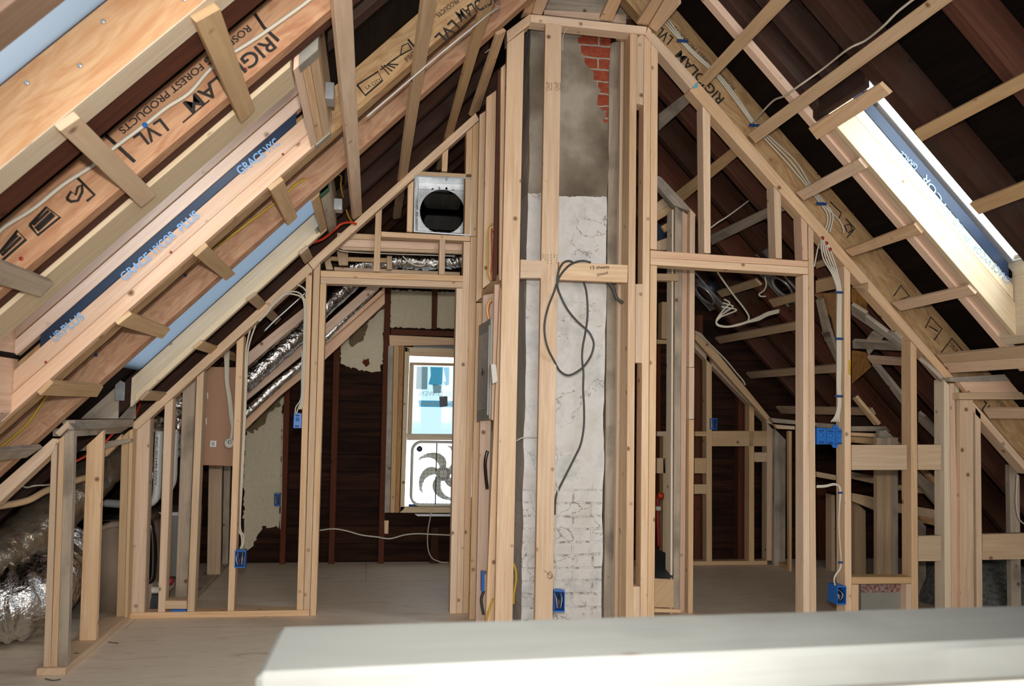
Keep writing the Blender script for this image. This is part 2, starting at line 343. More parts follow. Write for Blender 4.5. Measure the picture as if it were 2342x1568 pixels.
def tube_bm(bm, path, r, seg=8, rf=None):
    prev = None; nrm = None; rings = []
    for i, p in enumerate(path):
        t = (path[min(i+1, len(path)-1)]-path[max(i-1, 0)]).normalized()
        if nrm is None: nrm = t.orthogonal().normalized()
        nrm = (nrm-t*nrm.dot(t)).normalized(); bn = t.cross(nrm)
        ring = []
        for k in range(seg):
            a = 2*math.pi*k/seg; rr = r*(rf(i, k) if rf else 1)
            ring.append(bm.verts.new(p+(nrm*math.cos(a)+bn*math.sin(a))*rr))
        if prev:
            for k in range(seg): bm.faces.new((prev[k], prev[(k+1) % seg], ring[(k+1) % seg], ring[k]))
        prev = ring; rings.append(ring)
    bm.faces.new(rings[0][::-1]); bm.faces.new(rings[-1])
def tube(parent, name, pts, r, mat, label=None, seg=8, n=8, rf=None, straight=False):
    bm = bmesh.new(); pts = [Vector(p) for p in pts]
    tube_bm(bm, pts if straight else cr(pts, n), r, seg, rf)
    bmesh.ops.recalc_face_normals(bm, faces=bm.faces[:]); me = bpy.data.meshes.new(name); bm.to_mesh(me); bm.free(); smooth(me)
    return link(name, me, mat, parent, label)
def cable(parent, name, t, pts, mat, r=.0042, Y=None, pl=None, label=None, **k):
    P = []
    for q in pts:
        px = Q(t, q[:2])[0]; P.append(un(px, ('Y', q[2]) if len(q) > 2 else (pl or ('Y', Y))))
    return tube(parent, name, P, r, mat, label, **k)
def lathe(parent, name, c, axis, prof, mat, seg=24, label=None):
    axis = Vector(axis).normalized(); u = axis.orthogonal().normalized(); v = axis.cross(u); bm = bmesh.new(); prev = None
    for h, r in prof:
        ring = [bm.verts.new(Vector(c)+axis*h+(u*math.cos(a)+v*math.sin(a))*r) for a in (2*math.pi*k/seg for k in range(seg))]
        if prev:
            for k in range(seg): bm.faces.new((prev[k], prev[(k+1) % seg], ring[(k+1) % seg], ring[k]))
        else: bm.faces.new(ring[::-1])
        prev = ring
    bm.faces.new(prev); bmesh.ops.recalc_face_normals(bm, faces=bm.faces[:]); me = bpy.data.meshes.new(name); bm.to_mesh(me); bm.free(); smooth(me)
    return link(name, me, mat, parent, label)
def text(parent, s, pl, q0, q1, hpx, mat='ink', name='lettering', lift=.0015, flip=False, fit=True):
    """lettering laid on a plane, baseline from pixel q0 to pixel q1, hpx letter height in pixels"""
    cu = bpy.data.curves.new('t', 'FONT'); cu.body = s; cu.size = 1; cu.offset = .018 if hpx > 15 else .006; o = bpy.data.objects.new('t', cu); COL.objects.link(o)
    dg = bpy.context.evaluated_depsgraph_get(); me = bpy.data.meshes.new_from_object(o.evaluated_get(dg)); bpy.data.objects.remove(o)
    P0, P1 = un(q0, pl), un(q1, pl); d = (P1-P0); Lg = d.length; d.normalize(); nn = AX[pl[0]]
    up = d.cross(nn) if not flip else nn.cross(d)
    if pl[0] == 'Y' or True:
        # choose the side so that letters read the right way round when seen from the camera
        nv = (EYE-P0); nv = nn if nn.dot(nv) > 0 else -nn
        up = nv.cross(d)
        if flip: up = -up
    mm = sum((abs(v.co.x) for v in me.vertices), 0); xs = [v.co.x for v in me.vertices]; w = max(xs)-min(xs); x0 = min(xs)
    hh = hpx*((P0+P1)/2-EYE).dot(fw)/F/.7
    for v in me.vertices:
        x, y = (v.co.x-x0)/w*Lg, v.co.y*hh; v.co = P0+d*x+up*y+nv*lift
    return link(name, me, mat, parent)
def deck(name, side, xs, ys, holes, off, th, mat):
    m_, c_, k_, nv = (ML, CL, KL, NL) if side == 'L' else (MR, CR, KR, NR)
    f = lambda x, y: Vector((x, y, m_*x+c_+off/k_)); parts = []
    for i in range(len(xs)-1):
        for j in range(len(ys)-1):
            cx, cy = (xs[i]+xs[i+1])/2, (ys[j]+ys[j+1])/2
            if any(a < cx < b_ and c < cy < d for a, b_, c, d in holes): continue
            parts.append(([f(xs[i], ys[j]), f(xs[i+1], ys[j]), f(xs[i+1], ys[j+1]), f(xs[i], ys[j+1])], nv*th))
    return merge(name, parts, mat)
# ================================================================== SETTING
def setting(o): return tag(o, None, kind='structure')
NB = -2.6                                                       # wall behind the camera
fl = box(None, 'floor', (-4.2, NB, -.03), (5.6, YG+.1, 0), 'floor', bev=0); setting(fl)
# roof boards with the skylight holes (x0, x1, y0, y1)
HL = [(-1.6, -.15, 1.15, 1.90), (-1.24, -.27, 2.68, 3.36), (-1.19, -.26, 4.02, 4.77)]
HR = [(2.12, 3.06, 3.40, 3.76)]
bmL = deck('ceiling', 'L', [-3.2, -1.6, -1.24, -1.19, -.27, -.26, -.15, 1.139], [NB, 1.15, 1.90, 2.68, 3.36, 4.02, 4.77, YG+.1], HL, .152, .02, 'deck'); setting(bmL)
bmR = deck('ceiling', 'R', [1.139, 2.12, 3.06, 4.9], [NB, 3.40, 3.76, YG+.1], HR, .215, .02, 'deck'); setting(bmR)
# gable wall with the window hole
WX0, WX1, WZ0, WZ1 = un((924, 1000), ('Y', YG)).x, un((924, 1000), ('Y', YG)).x+.64, un((960, 1165), ('Y', YG)).z, un((960, 796), ('Y', YG)).z
zr = ML*1.139+CL
gp = [([Vector((-3.3, YG, -.03)), Vector((WX0, YG, -.03)), Vector((WX0, YG, ML*WX0+CL+.3)), Vector((-3.3, YG, .1))], Vector((0, .05, 0))),
      ([Vector((WX0, YG, -.03)), Vector((WX1, YG, -.03)), Vector((WX1, YG, WZ0)), Vector((WX0, YG, WZ0))], Vector((0, .05, 0))),
      ([Vector((WX0, YG, WZ1)), Vector((WX1, YG, WZ1)), Vector((WX1, YG, ML*WX1+CL+.3)), Vector((WX0, YG, ML*WX0+CL+.3))], Vector((0, .05, 0))),
      ([Vector((WX1, YG, -.03)), Vector((5.4, YG, -.03)), Vector((5.4, YG, 0)), Vector((4.9, YG, .1)), Vector((1.139, YG, zr+.3)), Vector((WX1, YG, ML*WX1+CL+.3))], Vector((0, .05, 0)))]
setting(merge('wall_back', gp, 'gable'))
# wall behind the camera, its wide opening added to let in fill light
f0 = [([Vector((-3.3, NB, -.03)), Vector((5.4, NB, -.03)), Vector((5.4, NB, .5)), Vector((-3.3, NB, .5))], Vector((0, -.05, 0))),
      ([Vector((-3.3, NB, .5)), Vector((-.9, NB, .5)), Vector((-.9, NB, 3.8)), Vector((-3.3, NB, 3.8))], Vector((0, -.05, 0))),
      ([Vector((2.1, NB, .5)), Vector((5.4, NB, .5)), Vector((5.4, NB, 3.8)), Vector((2.1, NB, 3.8))], Vector((0, -.05, 0))),
      ([Vector((-.9, NB, 2.8)), Vector((2.1, NB, 2.8)), Vector((2.1, NB, 3.8)), Vector((-.9, NB, 3.8))], Vector((0, -.05, 0)))]
setting(merge('wall_front', f0, 'gable'))
setting(box(None, 'wall_left', (-2.75, NB, -.03), (-2.7, YG, .8), 'gable', bev=0))
setting(box(None, 'wall_right', (4.75, NB, -.03), (4.8, YG, .8), 'gable', bev=0))

# ================================================================== LEFT ROOF SLOPE
def xl(q, o=.02): return un(q, ('L', o)).x
tn = un((70, 65), ('L', .02)).y
r0 = rafter('L', 'rafter', 'blurred tan roof rafter nearest the camera in the top left corner', tn-.09, .09, .02, .13, -1.9, .9, 'tan')
rA = rafter('L', 'rafter', 'wide orange laminated rafter with a cream underside, second from the top left corner', 1.885, .085, .02, .128, -2.2, 1.05, 'lvlnear')
for k, (x, zz) in enumerate([(-.72, .1), (-.62, .06), (-.58, .1), (-.42, .03), (-.50, .09)]):
    p = Vector((x, 1.885, ML*x+CL+(.02+zz)/KL)); lathe(rA, 'nail_head', p, (0, -1, 0), [(0, .006), (.0015, .004)], 'galv', 8)
sa = rafter('L', 'pale_edge_strip', 'pale cream edging', 1.883, .088, .0193, .003, -2.2, 1.05, 'cream', rA)
rafter('L', 'rafter', 'old brown rafter right behind the wide cream-edged one at upper left', 1.975, .12, .032, .12, -2.4, 1.08, 'oldred')
rB = rafter('L', 'rafter', 'orange laminated rafter with large upside-down black lettering and a white cable', 2.385, .05, .02, .13, -2.4, 1.08, 'lvl')
rafter('L', 'rafter', 'brown old rafter between the lettered rafter and the near skylight frame', 2.437, .075, .03, .12, -2.4, 1.08, 'oldred')
rC = rafter('L', 'rafter', 'doubled cream rafter along the near side of the skylight well with membrane tape', 2.52, .16, .02, .13, -2.4, -.262, 'cream')
rafter('L', 'rafter', 'dark old rafter above the upper end of the doubled cream rafter', 2.69, .07, .06, .09, -.17, 1.1, 'old')
rF = rafter('L', 'rafter', 'pale laminated rafter with small black approval stamps running up to the chimney', 3.37, .09, .02, .13, -2.6, 1.1, 'lvlpale')
rafter('L', 'rafter', 'brown old rafter beside the stamped laminated rafter', 3.462, .07, .035, .115, -2.6, 1.1, 'oldred')
rG = rafter('L', 'rafter', 'orange laminated rafter with the yellow cable, above the blue skylight strip', 3.89, .085, .02, .13, -2.8, 1.1, 'lvl')
rafter('L', 'rafter', 'dark reddish old rafter behind the rafter with the yellow cable', 3.977, .04, .04, .11, -2.8, 1.1, 'oldred')
rE = rafter('L', 'rafter', 'cream knotty board along the far side of the blue skylight', 4.765, .04, .02, .105, -1.225, -.268, 'cream')
rafter('L', 'edge_board', None, 4.752, .012, .0195, .03, -1.2, -.3, 'cream', rE)
rafter('L', 'rafter', 'dark brown old rafter just above the sloping plate of the left partition', 4.83, .06, .05, .1, -2.8, .62, 'old')
rafter('L', 'rafter', 'dark old rafter crossing behind the long strapping boards at upper centre', 4.42, .06, .06, .09, -.17, .55, 'old')
for i, yy in enumerate((5.35, 5.75, 6.2, 6.6)):
    rafter('L', 'rafter', 'old dark rafter of the far left attic beyond the left partition', yy, .055, .04, .11, -2.8, 1.1, 'old', group='old rafters beyond the left partition')
# new lumber on the far left slope seen through the doorway
def lb(pts, Y, lab, mat='pink', d=.04, name='sloping_joist'):
    o = bd(None, name, ('Y', Y), pts, d, mat); tag(o, lab, 'joist'); return o
lb(Q('T6', (815, 250), (1120, 0), (1360, -190), (1360, -80), (1190, 50), (815, 370)), 5.75, 'upper pinkish sloping joist behind the foil duct left of the doorway')
lb([(556, 893), (700, 779), (790, 700), (905, 600), (905, 624), (780, 735), (700, 805), (556, 922)], 5.95, 'pinkish sloping joist just below the foil duct')
lb([(556, 935), (700, 812), (800, 727), (880, 655), (880, 668), (700, 826), (556, 948)], 6.05, 'narrow pinkish sloping joist seen through the doorway')
lw = lb([(556, 955), (640, 880), (880, 662), (880, 694), (745, 820), (640, 905), (556, 987)], 6.2, 'lowest pinkish sloping joist with stamped marks above the cream foam wall')

# skylight wells ---------------------------------------------------
def Lp(x, y, o): return Vector((x, y, ML*x+CL+o/KL))
def slab(side, parent, name, x0, x1, y0, y1, o0, o1, mat, lab=None):
    m_, c_, k_ = (ML, CL, KL) if side == 'L' else (MR, CR, KR)
    f = lambda x, o: Vector((x, y0, m_*x+c_+o/k_))
    return solid(parent, name, [f(x0, o0), f(x1, o0), f(x1, o1), f(x0, o1)], Vector((0, y1-y0, 0)), mat, lab)
s1 = thing('skylight_well', 'pale wooden skylight well with dark blue lettered membrane tape', 'skylight well', Lp(-.75, 3.34, .02))
slab('L', s1, 'lining_board', -1.28, -.245, 3.325, 3.365, .018, .066, 'pink')
slab('L', s1, 'lining_board', -1.28, -.245, 3.328, 3.365, .068, .124, 'pink')
slab('L', s1, 'lining_board', -1.28, -.30, 3.322, 3.365, .157, .20, 'pink')
slab('L', s1, 'lining_board', -1.28, -.30, 3.318, 3.365, .203, .30, 'pink')
tp = slab('L', s1, 'membrane_tape', -1.17, -.315, 3.326, 3.33, .124, .157, 'tape')
slab('L', s1, 'sill_board', -1.30, -1.255, 2.68, 3.36, .02, .30, 'pink'); slab('L', s1, 'head_board', -.30, -.262, 2.68, 3.36, .17, .30, 'pink')
slab('L', s1, 'near_lining_board', -1.25, -.26, 2.683, 2.70, .15, .30, 'strap')
for a, b_, h_ in (((305, 920+0), (0, 0), 0),): pass
for (a, c, s_) in (((255, 618), (300, 580), None),): pass
def T3p(x, y): return Q('T3', (x, y))[0]
def T2p(x, y): return Q('T2', (x, y))[0]
def tapetext(s_, q0, q1, h_): text(tp, s_, ('Y', 3.3245), q0, q1, h_, 'tapetxt', 'printed_lettering')
tapetext('GRACE', T3p(1120, 950), T3p(1365, 745), 19)
tapetext('VYCOR', T3p(1390, 725), T3p(1590, 545), 19)
tapetext('PLUS', T3p(1635, 510), T3p(1795, 368), 19)
tapetext('GRACE', T2p(590, 1568), T2p(820, 1395), 19)
tapetext('VYC', T2p(835, 1380), T2p(945, 1290), 19)
tapetext('UR', T3p(500, 1500), T3p(580, 1425), 19)
tapetext('PLUS', T3p(590, 1420), T3p(765, 1280), 19)
hd = thing('skylight_header', 'triple ply wooden header with metal hangers at the top of the taped skylight well', 'header', Lp(-.23, 2.95, .02))
hx = [-.258, -.236, -.214, -.19]
for i in range(3): slab('L', hd, 'ply', hx[i]+.001, hx[i+1], 2.56, 3.365, .02, .14, ['pink', 'new', 'strap'][i])
slab('L', hd, 'hanger', -.24, -.187, 2.545, 2.60, .014, .12, 'hanger', 'grey steel hanger'); slab('L', hd, 'hanger', -.24, -.187, 3.33, 3.372, .014, .12, 'hanger', 'grey steel hanger')
s2 = thing('skylight_header', 'two wooden blocks with a green painted end at the top of the blue skylight', 'header', Lp(-.25, 4.4, .02))
slab('L', s2, 'ply', -.30, -.265, 4.02, 4.75, .02, .13, 'strap'); hh = slab('L', s2, 'ply', -.262, -.225, 4.02, 4.90, .016, .13, 'grey'); slab('L', hh, 'paint_mark', -.2625, -.2245, 4.02, 4.09, .0145, .10, 'green')
slab('L', s2, 'hanger', -.32, -.30, 4.60, 4.74, .03, .12, 'galv')
slab('L', None, 'sky_sill', 0, 0, 0, 0, 0, 0, 'grey') if False else None
ply = bd(None, 'plywood_offcut', ('Y', 4.80), Q('T5', (605, 812), (720, 700), (1070, 390), (1060, 812)), .012, 'grey'); tag(ply, 'weathered triangular plywood piece below the blue skylight', 'panel')
ply2 = bd(None, 'plywood_offcut', ('Y', 5.02), Q('T5', (1060, 812), (1215, 640), (1215, 812)), .012, 'grey'); tag(ply2, 'small brown plywood offcut right of the metal bracket', 'panel')
bk = bd(None, 'metal_bracket', ('Y', 4.755), Q('T5', (1030, 440), (1120, 490), (1115, 650), (1030, 650)), .004, 'galv'); tag(bk, 'shiny folded metal bracket on the lower end of the cream board', 'bracket')
# skylights: frame and glazing, set on the roof boards
def skylight(n, side, x0, x1, y0, y1, o, mat, fw_=True):
    m_, c_, k_, nv = (ML, CL, KL, NL) if side == 'L' else (MR, CR, KR, NR)
    w = thing('window_%d' % n, None, None, Vector(((x0+x1)/2, (y0+y1)/2, m_*(x0+x1)/2+c_+o/k_))); w['kind'] = 'structure'
    f = lambda x, y, oo: Vector((x, y, m_*x+c_+oo/k_))
    fr = []
    for a, b_, c, d in ((x0-.04, x1+.04, y0-.04, y0), (x0-.04, x1+.04, y1, y1+.04), (x0-.04, x0, y0, y1), (x1, x1+.04, y0, y1)):
        fr.append(([f(a, c, o-.025), f(b_, c, o-.025), f(b_, d, o-.025), f(a, d, o-.025)], nv*.055))
    if fw_: merge('window_frame', fr, 'paintwhite', w)
    merge('glass', [([f(x0, y0, o), f(x1, y0, o), f(x1, y1, o), f(x0, y1, o)], nv*.006)], mat, w)
skylight(2, 'L', -1.6, -.15, 1.2, 1.884, .15, 'bluefilm0', False)
skylight(3, 'L', -1.32, -.24, 2.66, 3.38, .31, 'bluefilm')
skylight(4, 'L', -1.19, -.30, 4.02, 4.764, .128, 'bluefilm', False)
skylight(5, 'R', 2.15, 3.04, 3.415, 3.745, .292, 'glass')
slab('L', s1, 'side_lining', -1.255, -1.25, 2.68, 3.36, .02, .30, 'pink')
# right skylight well
w5 = thing('skylight_well', 'brightly lit white-looking skylight well with dark membrane tape on the right roof slope', 'skylight well', un((2100, 450), ('R', .03)))
slab('R', w5, 'lining_board', 2.09, 3.045, 3.745, 3.775, .02, .128, 'cream'); slab('R', w5, 'lining_board', 2.09, 3.04, 3.75, 3.785, .134, .186, 'cream')
slab('R', w5, 'lining_board', 2.09, 3.045, 3.778, 3.83, .03, .10, 'new'); slab('R', w5, 'lining_board', 2.09, 3.045, 3.835, 3.86, .035, .10, 'pink')
tp5 = slab('R', w5, 'membrane_tape', 2.09, 3.02, 3.752, 3.76, .19, .245, 'tape')
slab('R', w5, 'head_board', 2.07, 2.088, 3.40, 3.86, .03, .33, 'old'); slab('R', w5, 'sill_board', 3.045, 3.08, 3.40, 3.86, .02, .29, 'cream')
for q0, q1, s_ in (((2100, 380), (2062, 345), 'GRACE'), ((2180, 492), (2118, 398), 'VYCOR'), ((2222, 545), (2188, 498), 'PLUS'), ((2312, 640), (2232, 556), 'GRACE VYCOR')):
    text(tp5, s_, ('Y', 3.750), q0, q1, 15, 'tapetxt', 'printed_lettering')

# lettering on the left rafters
text(rB, 'RIGIDLAM', ('Y', 2.385), T2p(830, 330), T2p(70, 925), 34, name='printed_lettering')
text(rB, 'LVL', ('Y', 2.385), Q('T1', (1440, 1060))[0], Q('T1', (1190, 1230))[0], 34, name='printed_lettering')
text(rB, 'ROSEBURG FOREST PRODUCTS', ('Y', 2.385), T2p(650, 225), Q('T1', (1060, 1160))[0], 16, name='printed_lettering')
def mark(par, Y, pts, w, mat='ink'):
    P = [un(q, ('Y', Y))-Vector((0, .0015, 0)) for q in pts]; tube(par, 'printed_mark', P, w, mat, seg=4, straight=True)
mark(rB, 2.385, Q('T2', (720, 130), (800, 250), (930, 370)), .006); mark(rB, 2.385, Q('T1', (955, 1215), (1090, 1340), (1210, 1450)), .006)
mark(rB, 2.385, Q('T1', (1640, 1100), (1880, 900)), .002)
for pts in (((600, 215), (640, 150), (680, 180), (700, 110), (735, 90), (740, 150), (700, 230), (640, 240), (600, 215)), ((700, 30), (850, 180), (780, 235))):
    mark(rB, 2.385, Q('T3', *pts), .004)
for pts in (((270, 450), (420, 290), (540, 380), (340, 540), (270, 450)), ((300, 450), (440, 320)), ((320, 480), (470, 340)), ((340, 500), (490, 360)), ((0, 700), (160, 500), (235, 580), (20, 770)), ((20, 680), (160, 540)), ((20, 720), (190, 560))):
    mark(rB, 2.385, Q('T3', *pts), .004)
text(rF, 'LVL', ('Y', 3.37), Q('Z2', (1270, 130))[0], Q('Z2', (1150, 250))[0], 26, name='printed_lettering')
text(rF, 'RIGIDLAM', ('Y', 3.37), Q('Z2', (1560, -70))[0], Q('Z2', (1290, 85))[0], 26, name='printed_lettering')
text(rF, 'PRODUCTS', ('Y', 3.37), Q('Z2', (1300, -10))[0], Q('Z2', (1160, 95))[0], 11, name='printed_lettering')
text(rF, 'FSC', ('Y', 3.37), Q('Z2', (970, 415))[0], Q('Z2', (1030, 365))[0], 10, name='printed_lettering')
text(rF, 'LA CITY', ('Y', 3.37), Q('Z2', (700, 600))[0], Q('Z2', (800, 540))[0], 8, name='printed_lettering')
mark(rF, 3.37, Q('Z2', (635, 570), (775, 480), (805, 540), (690, 640), (635, 570)), .004)
mark(rF, 3.37, Q('Z2', (925, 370), (935, 310), (975, 290), (1000, 330), (960, 350), (925, 370)), .003); mark(rF, 3.37, Q('Z2', (975, 265), (1035, 335)), .005)
for k in range(4): mark(rF, 3.37, Q('Z2', (795+k*18, 440-k*3), (850+k*20, 500-k*22)), .003)
for q in ((790, 470), (840, 430), (870, 410)): mark(rF, 3.37, Q('Z2', q, (q[0]+60, q[1]-45)), .003)
for q in (Q('T2', (630, 622))[0], Q('T3', (190, 750))[0]):
    lathe(rB, 'red_dot', un(q, ('Y', 2.385)), (0, -1, 0), [(0, .006), (.001, .005)], 'red', 10)
for q in (Q('T2', (968, 1382))[0], Q('T3', (1532, 692))[0], Q('T5', (410, 305))[0]): lathe(s1, 'red_dot', un(q, ('Y', 3.325)), (0, -1, 0), [(0, .005), (.001, .004)], 'red', 10)

# strapping boards -------------------------------------------------
def strap(side, pts, lab, mat='strap', off=0, group=None):
    o = bd(None, 'strapping_board', (side, off), pts, .019, mat); tag(o, lab, 'strapping board', group); return o
strap('L', [(137, 300), (183, 269), (359, 446), (323, 474)], 'short tan strapping board crossing the lettered rafter at upper left, the lower of two')
strap('L', [(448, 51), (504, 20), (584, 251), (553, 282)], 'short tan strapping board crossing the lettered rafter at upper left, the higher of two')
strap('L', [(763, -8), (806, -8), (828.6, 489), (809.4, 503)], 'longest near-vertical strapping board running down to the left partition plate', 'new')
strap('L', [(970.6, -5), (999.7, -5), (916, 498), (902, 502)], 'long slanting strapping board passing behind the partition plate left of the square duct box')
strap('L', [(1109, -5), (1133, -5), (1012, 385), (1001, 390)], 'narrow slanting strapping board third from the left at top centre')
strap('L', [(1139, 80), (1158, 70), (1097, 253), (1076, 266)], 'short slanting strapping board ending at the left side of the chimney framing', 'new')
strap('L', [(-12, 594), (123.7, 647.4), (92, 679), (-12, 648)], 'rough strapping board end at the left edge below the stamped rafter', 'grey')
strap('L', [(619, 436), (649, 411), (681, 497), (659, 517)], 'short strapping board at the upper end of the blue skylight strip')
strap('L', [(448.5, 587.5), (476.5, 562), (539, 626), (517, 642)], 'short strapping board reaching over the middle of the blue skylight strip')
strap('L', [(270, 743), (302, 718), (390, 753), (371, 775)], 'short strapping board reaching over the lower part of the blue skylight strip')
strap('L', [(92, 904), (122, 875), (237, 884), (222, 908)], 'nearly level strapping board crossing the yellow cable at far left')
strap('L', [(-12, 1031), (98, 1022), (60, 1047), (-12, 1053)], 'lowest strapping board at the left edge above the diagonal lumber', 'grey')
strap('L', [(687, 582), (706, 566), (716, 589), (698, 604)], 'stub of strapping against the top of the left door post')
strap('L', [(567, 688), (589, 672), (643.6, 729), (631, 743)], 'short strapping board passing under the sloping plate beside the white cables')
strap('L', [(446, 798), (465, 782), (539, 809), (539, 827)], 'short strapping board just above the brown paper panel')
strap('L', [(323, 916), (342, 897), (416, 903), (410, 917)], 'level strapping stub above the top corner of the left partition')
R_ = lambda pts, lab, mat='strap', off=0, group=None: strap('R', pts, lab, mat, off, group)
R_([(1483, 60), (1501, 74), (1552, 13), (1552, -5), (1521, -5)], 'strapping board leaving the right corner of the chimney top plate', 'new')
R_([(1595, 185), (1766, -4), (1812, -4), (1615, 197)], 'strapping board rising to the right from the splice in the right sloping plate')
R_([(1506, 261), (1573, 209), (1589, 225), (1506, 300)], 'dim strapping board just right of the chimney posts, highest of those behind the right plate', 'grey')
R_([(1709.7, 307.7), (2128, -4), (2186, -4), (1728, 328)], 'long strapping board with the white cable above it at upper right')
R_([(1545, 440), (1681, 332), (1696, 350), (1560, 462)], 'strapping board behind the first stud over the right doorway')
R_([(1848.5, 293.6), (2011.4, 191), (2035.6, 215), (1868.6, 320)], 'short strapping board crossing the upper end of the bright skylight', 'new')
R_([(2090, 299.7), (2347, 165), (2347, 199.5), (2108, 324)], 'strapping board starting at the bright skylight and leaving the right edge, the upper one')
R_([(2216.6, 466.6), (2347, 413.6), (2347, 450), (2238.7, 490.7)], 'strapping board starting at the bright skylight and leaving the right edge, the lower one')
R_([(1820, 440.5), (1963, 364), (1981, 386), (1838.5, 458.6)], 'short strapping board left of the bright skylight, highest of three over the lettered right rafter', 'new')
R_([(1625, 538), (1757, 474), (1806, 455), (1812, 475), (1757, 497), (1627, 561)], 'strapping board behind the studs just above the right door header', 'grey')
R_([(1931, 572.4), (2090, 512), (2108, 534), (1949, 586.5)], 'short strapping board with a dark knot, middle of three over the lettered right rafter', 'new')
R_([(1866, 600), (1919, 582), (1919, 598), (1866, 615)], 'stub of strapping under the bundle of white cables')
R_([(2039.6, 693), (2212.6, 654), (2230.6, 673), (2059.7, 711)], 'short strapping board below the lower end of the skylight well, lowest of three', 'new')
R_([(1602, 779), (1818, 737), (1818, 755), (1613, 792)], 'strapping board inside the right doorway below the coil of white cables')
R_([(1639, 667), (1726, 638), (1740, 653), (1651, 680)], 'short cut strapping board beside the round recessed light housing')
R_([(1757, 687), (1818, 671), (1818, 689), (1769.5, 703)], 'short cut strapping board at the right door post under the second light housing')
R_([(1672.6, 856), (1818, 843), (1914, 834.7), (1914, 852), (1818, 858), (1684, 868)], 'strapping board across the middle of the right doorway')
R_([(1740, 930), (1991, 935), (2000, 950), (1752, 945)], 'lowest level strapping board seen through the right doorway')
R_([(2141.7, 812), (2347, 793.5), (2347, 817), (2156, 830)], 'tan board at the right edge just above the knee wall plate', 'strap')
R_([(2156, 831), (2347, 818), (2347, 842), (2173, 853)], 'second board of the pair at the right edge above the knee wall plate', 'new')
R_([(2247.6, 936), (2347, 936), (2347, 957), (2263, 957)], 'short level strapping board at the right edge below the knee wall plate', 'new')

# ================================================================== RIGHT ROOF SLOPE
rR = rafter('R', 'rafter', 'long pale laminated rafter with upside-down black lettering and white cables on the right slope', 4.44, .085, .02, .19, 1.2, 4.7, 'lvlpale')
rp = rafter('R', 'rafter', 'reddish old rafter edged with a new pinkish strip left of the bright skylight', 3.80, .06, .055, .15, 1.2, 4.7, 'old')
rafter('R', 'edge_strip', 'pinkish new strip', 3.862, .055, .022, .10, 1.2, 3.2, 'pink', rp)
rafter('R', 'rafter', 'weathered old rafter between the strip-edged rafter and the bright skylight', 3.60, .07, .07, .14, 1.2, 2.06, 'old')
rafter('R', 'rafter', 'heavy weathered old rafter along the near side of the bright skylight', 3.315, .085, .05, .16, 1.2, 4.7, 'old')
rafter('R', 'rafter', 'old rafter with an orange-brown lit edge at the upper right', 2.78, .06, .05, .16, 1.2, 4.7, 'oldred')
rafter('R', 'rafter', 'dark old rafter nearest the top right corner', 2.34, .07, .05, .16, 1.2, 4.7, 'old')
for i, yy in enumerate((4.88, 5.28, 5.68, 6.08, 6.48)):
    rafter('R', 'rafter', 'brown old rafter of the right slope seen through the right partition', yy, .06, .05, .16, 1.2, 4.7, 'oldred' if i % 2 == 0 else 'old', group='old rafters beyond the right partition')
Z3p = lambda x, y: Q('Z3', (x, y))[0]
text(rR, 'LVL', ('Y', 4.44), Z3p(350, 215), Z3p(275, 150), 24, name='printed_lettering')
text(rR, 'RIGIDLAM', ('Y', 4.44), Z3p(640, 560), Z3p(390, 285), 22, name='printed_lettering')
text(rR, 'ROSEBURG FOREST PRODUCTS', ('Y', 4.44), Z3p(700, 500), Z3p(360, 150), 9, name='printed_lettering')
for pts in (((250, 380), (320, 330), (370, 420)), ):
    mark(rR, 4.44, Q('Z6', (610, 410-0), (640, 385)), .001) if False else None
for pts in (((1480, 760-0),),): pass
for (tt, pts) in (('T11', ((1640, 320), (1740, 420), (1710, 480))), ('T11', ((1780, 470), (1860, 560), (1790, 640))), ('T11', ((1790, 590), (1770, 530), (1820, 520), (1840, 570), (1800, 600))),
                  ('Z6', ((1600, 440), (1640, 380), (1690, 440), (1640, 460))), ('Z6', ((1780, 620), (1810, 560), (1875, 625), (1830, 690))), ('Z6', ((1800, 610), (1850, 640))), ('Z6', ((1870, 760), (1930, 680), (1990, 750)))):
    mark(rR, 4.44, Q(tt, *pts), .004)
text(rR, 'FSC', ('Y', 4.44), Q('Z6', (1965, 745))[0], Q('Z6', (1920, 700))[0], 9, name='printed_lettering')
text(rR, 'LVL', ('Y', 4.44), Q('T13', (1700, 690))[0], Q('T13', (1600, 610))[0], 22, name='printed_lettering')
text(rR, 'ROSEBURG', ('Y', 4.44), Q('T13', (1810, 670))[0], Q('T13', (1720, 590))[0], 9, name='printed_lettering')
for q, r_ in (((1785, 555), .012), ((1375, 1210), .011), ((1170, 990), .005)): lathe(rR, 'knot', un(Q('Z3', q)[0], ('Y', 4.44)), (0, -1, 0), [(0, r_), (.0012, r_*.9)], 'old', 14)
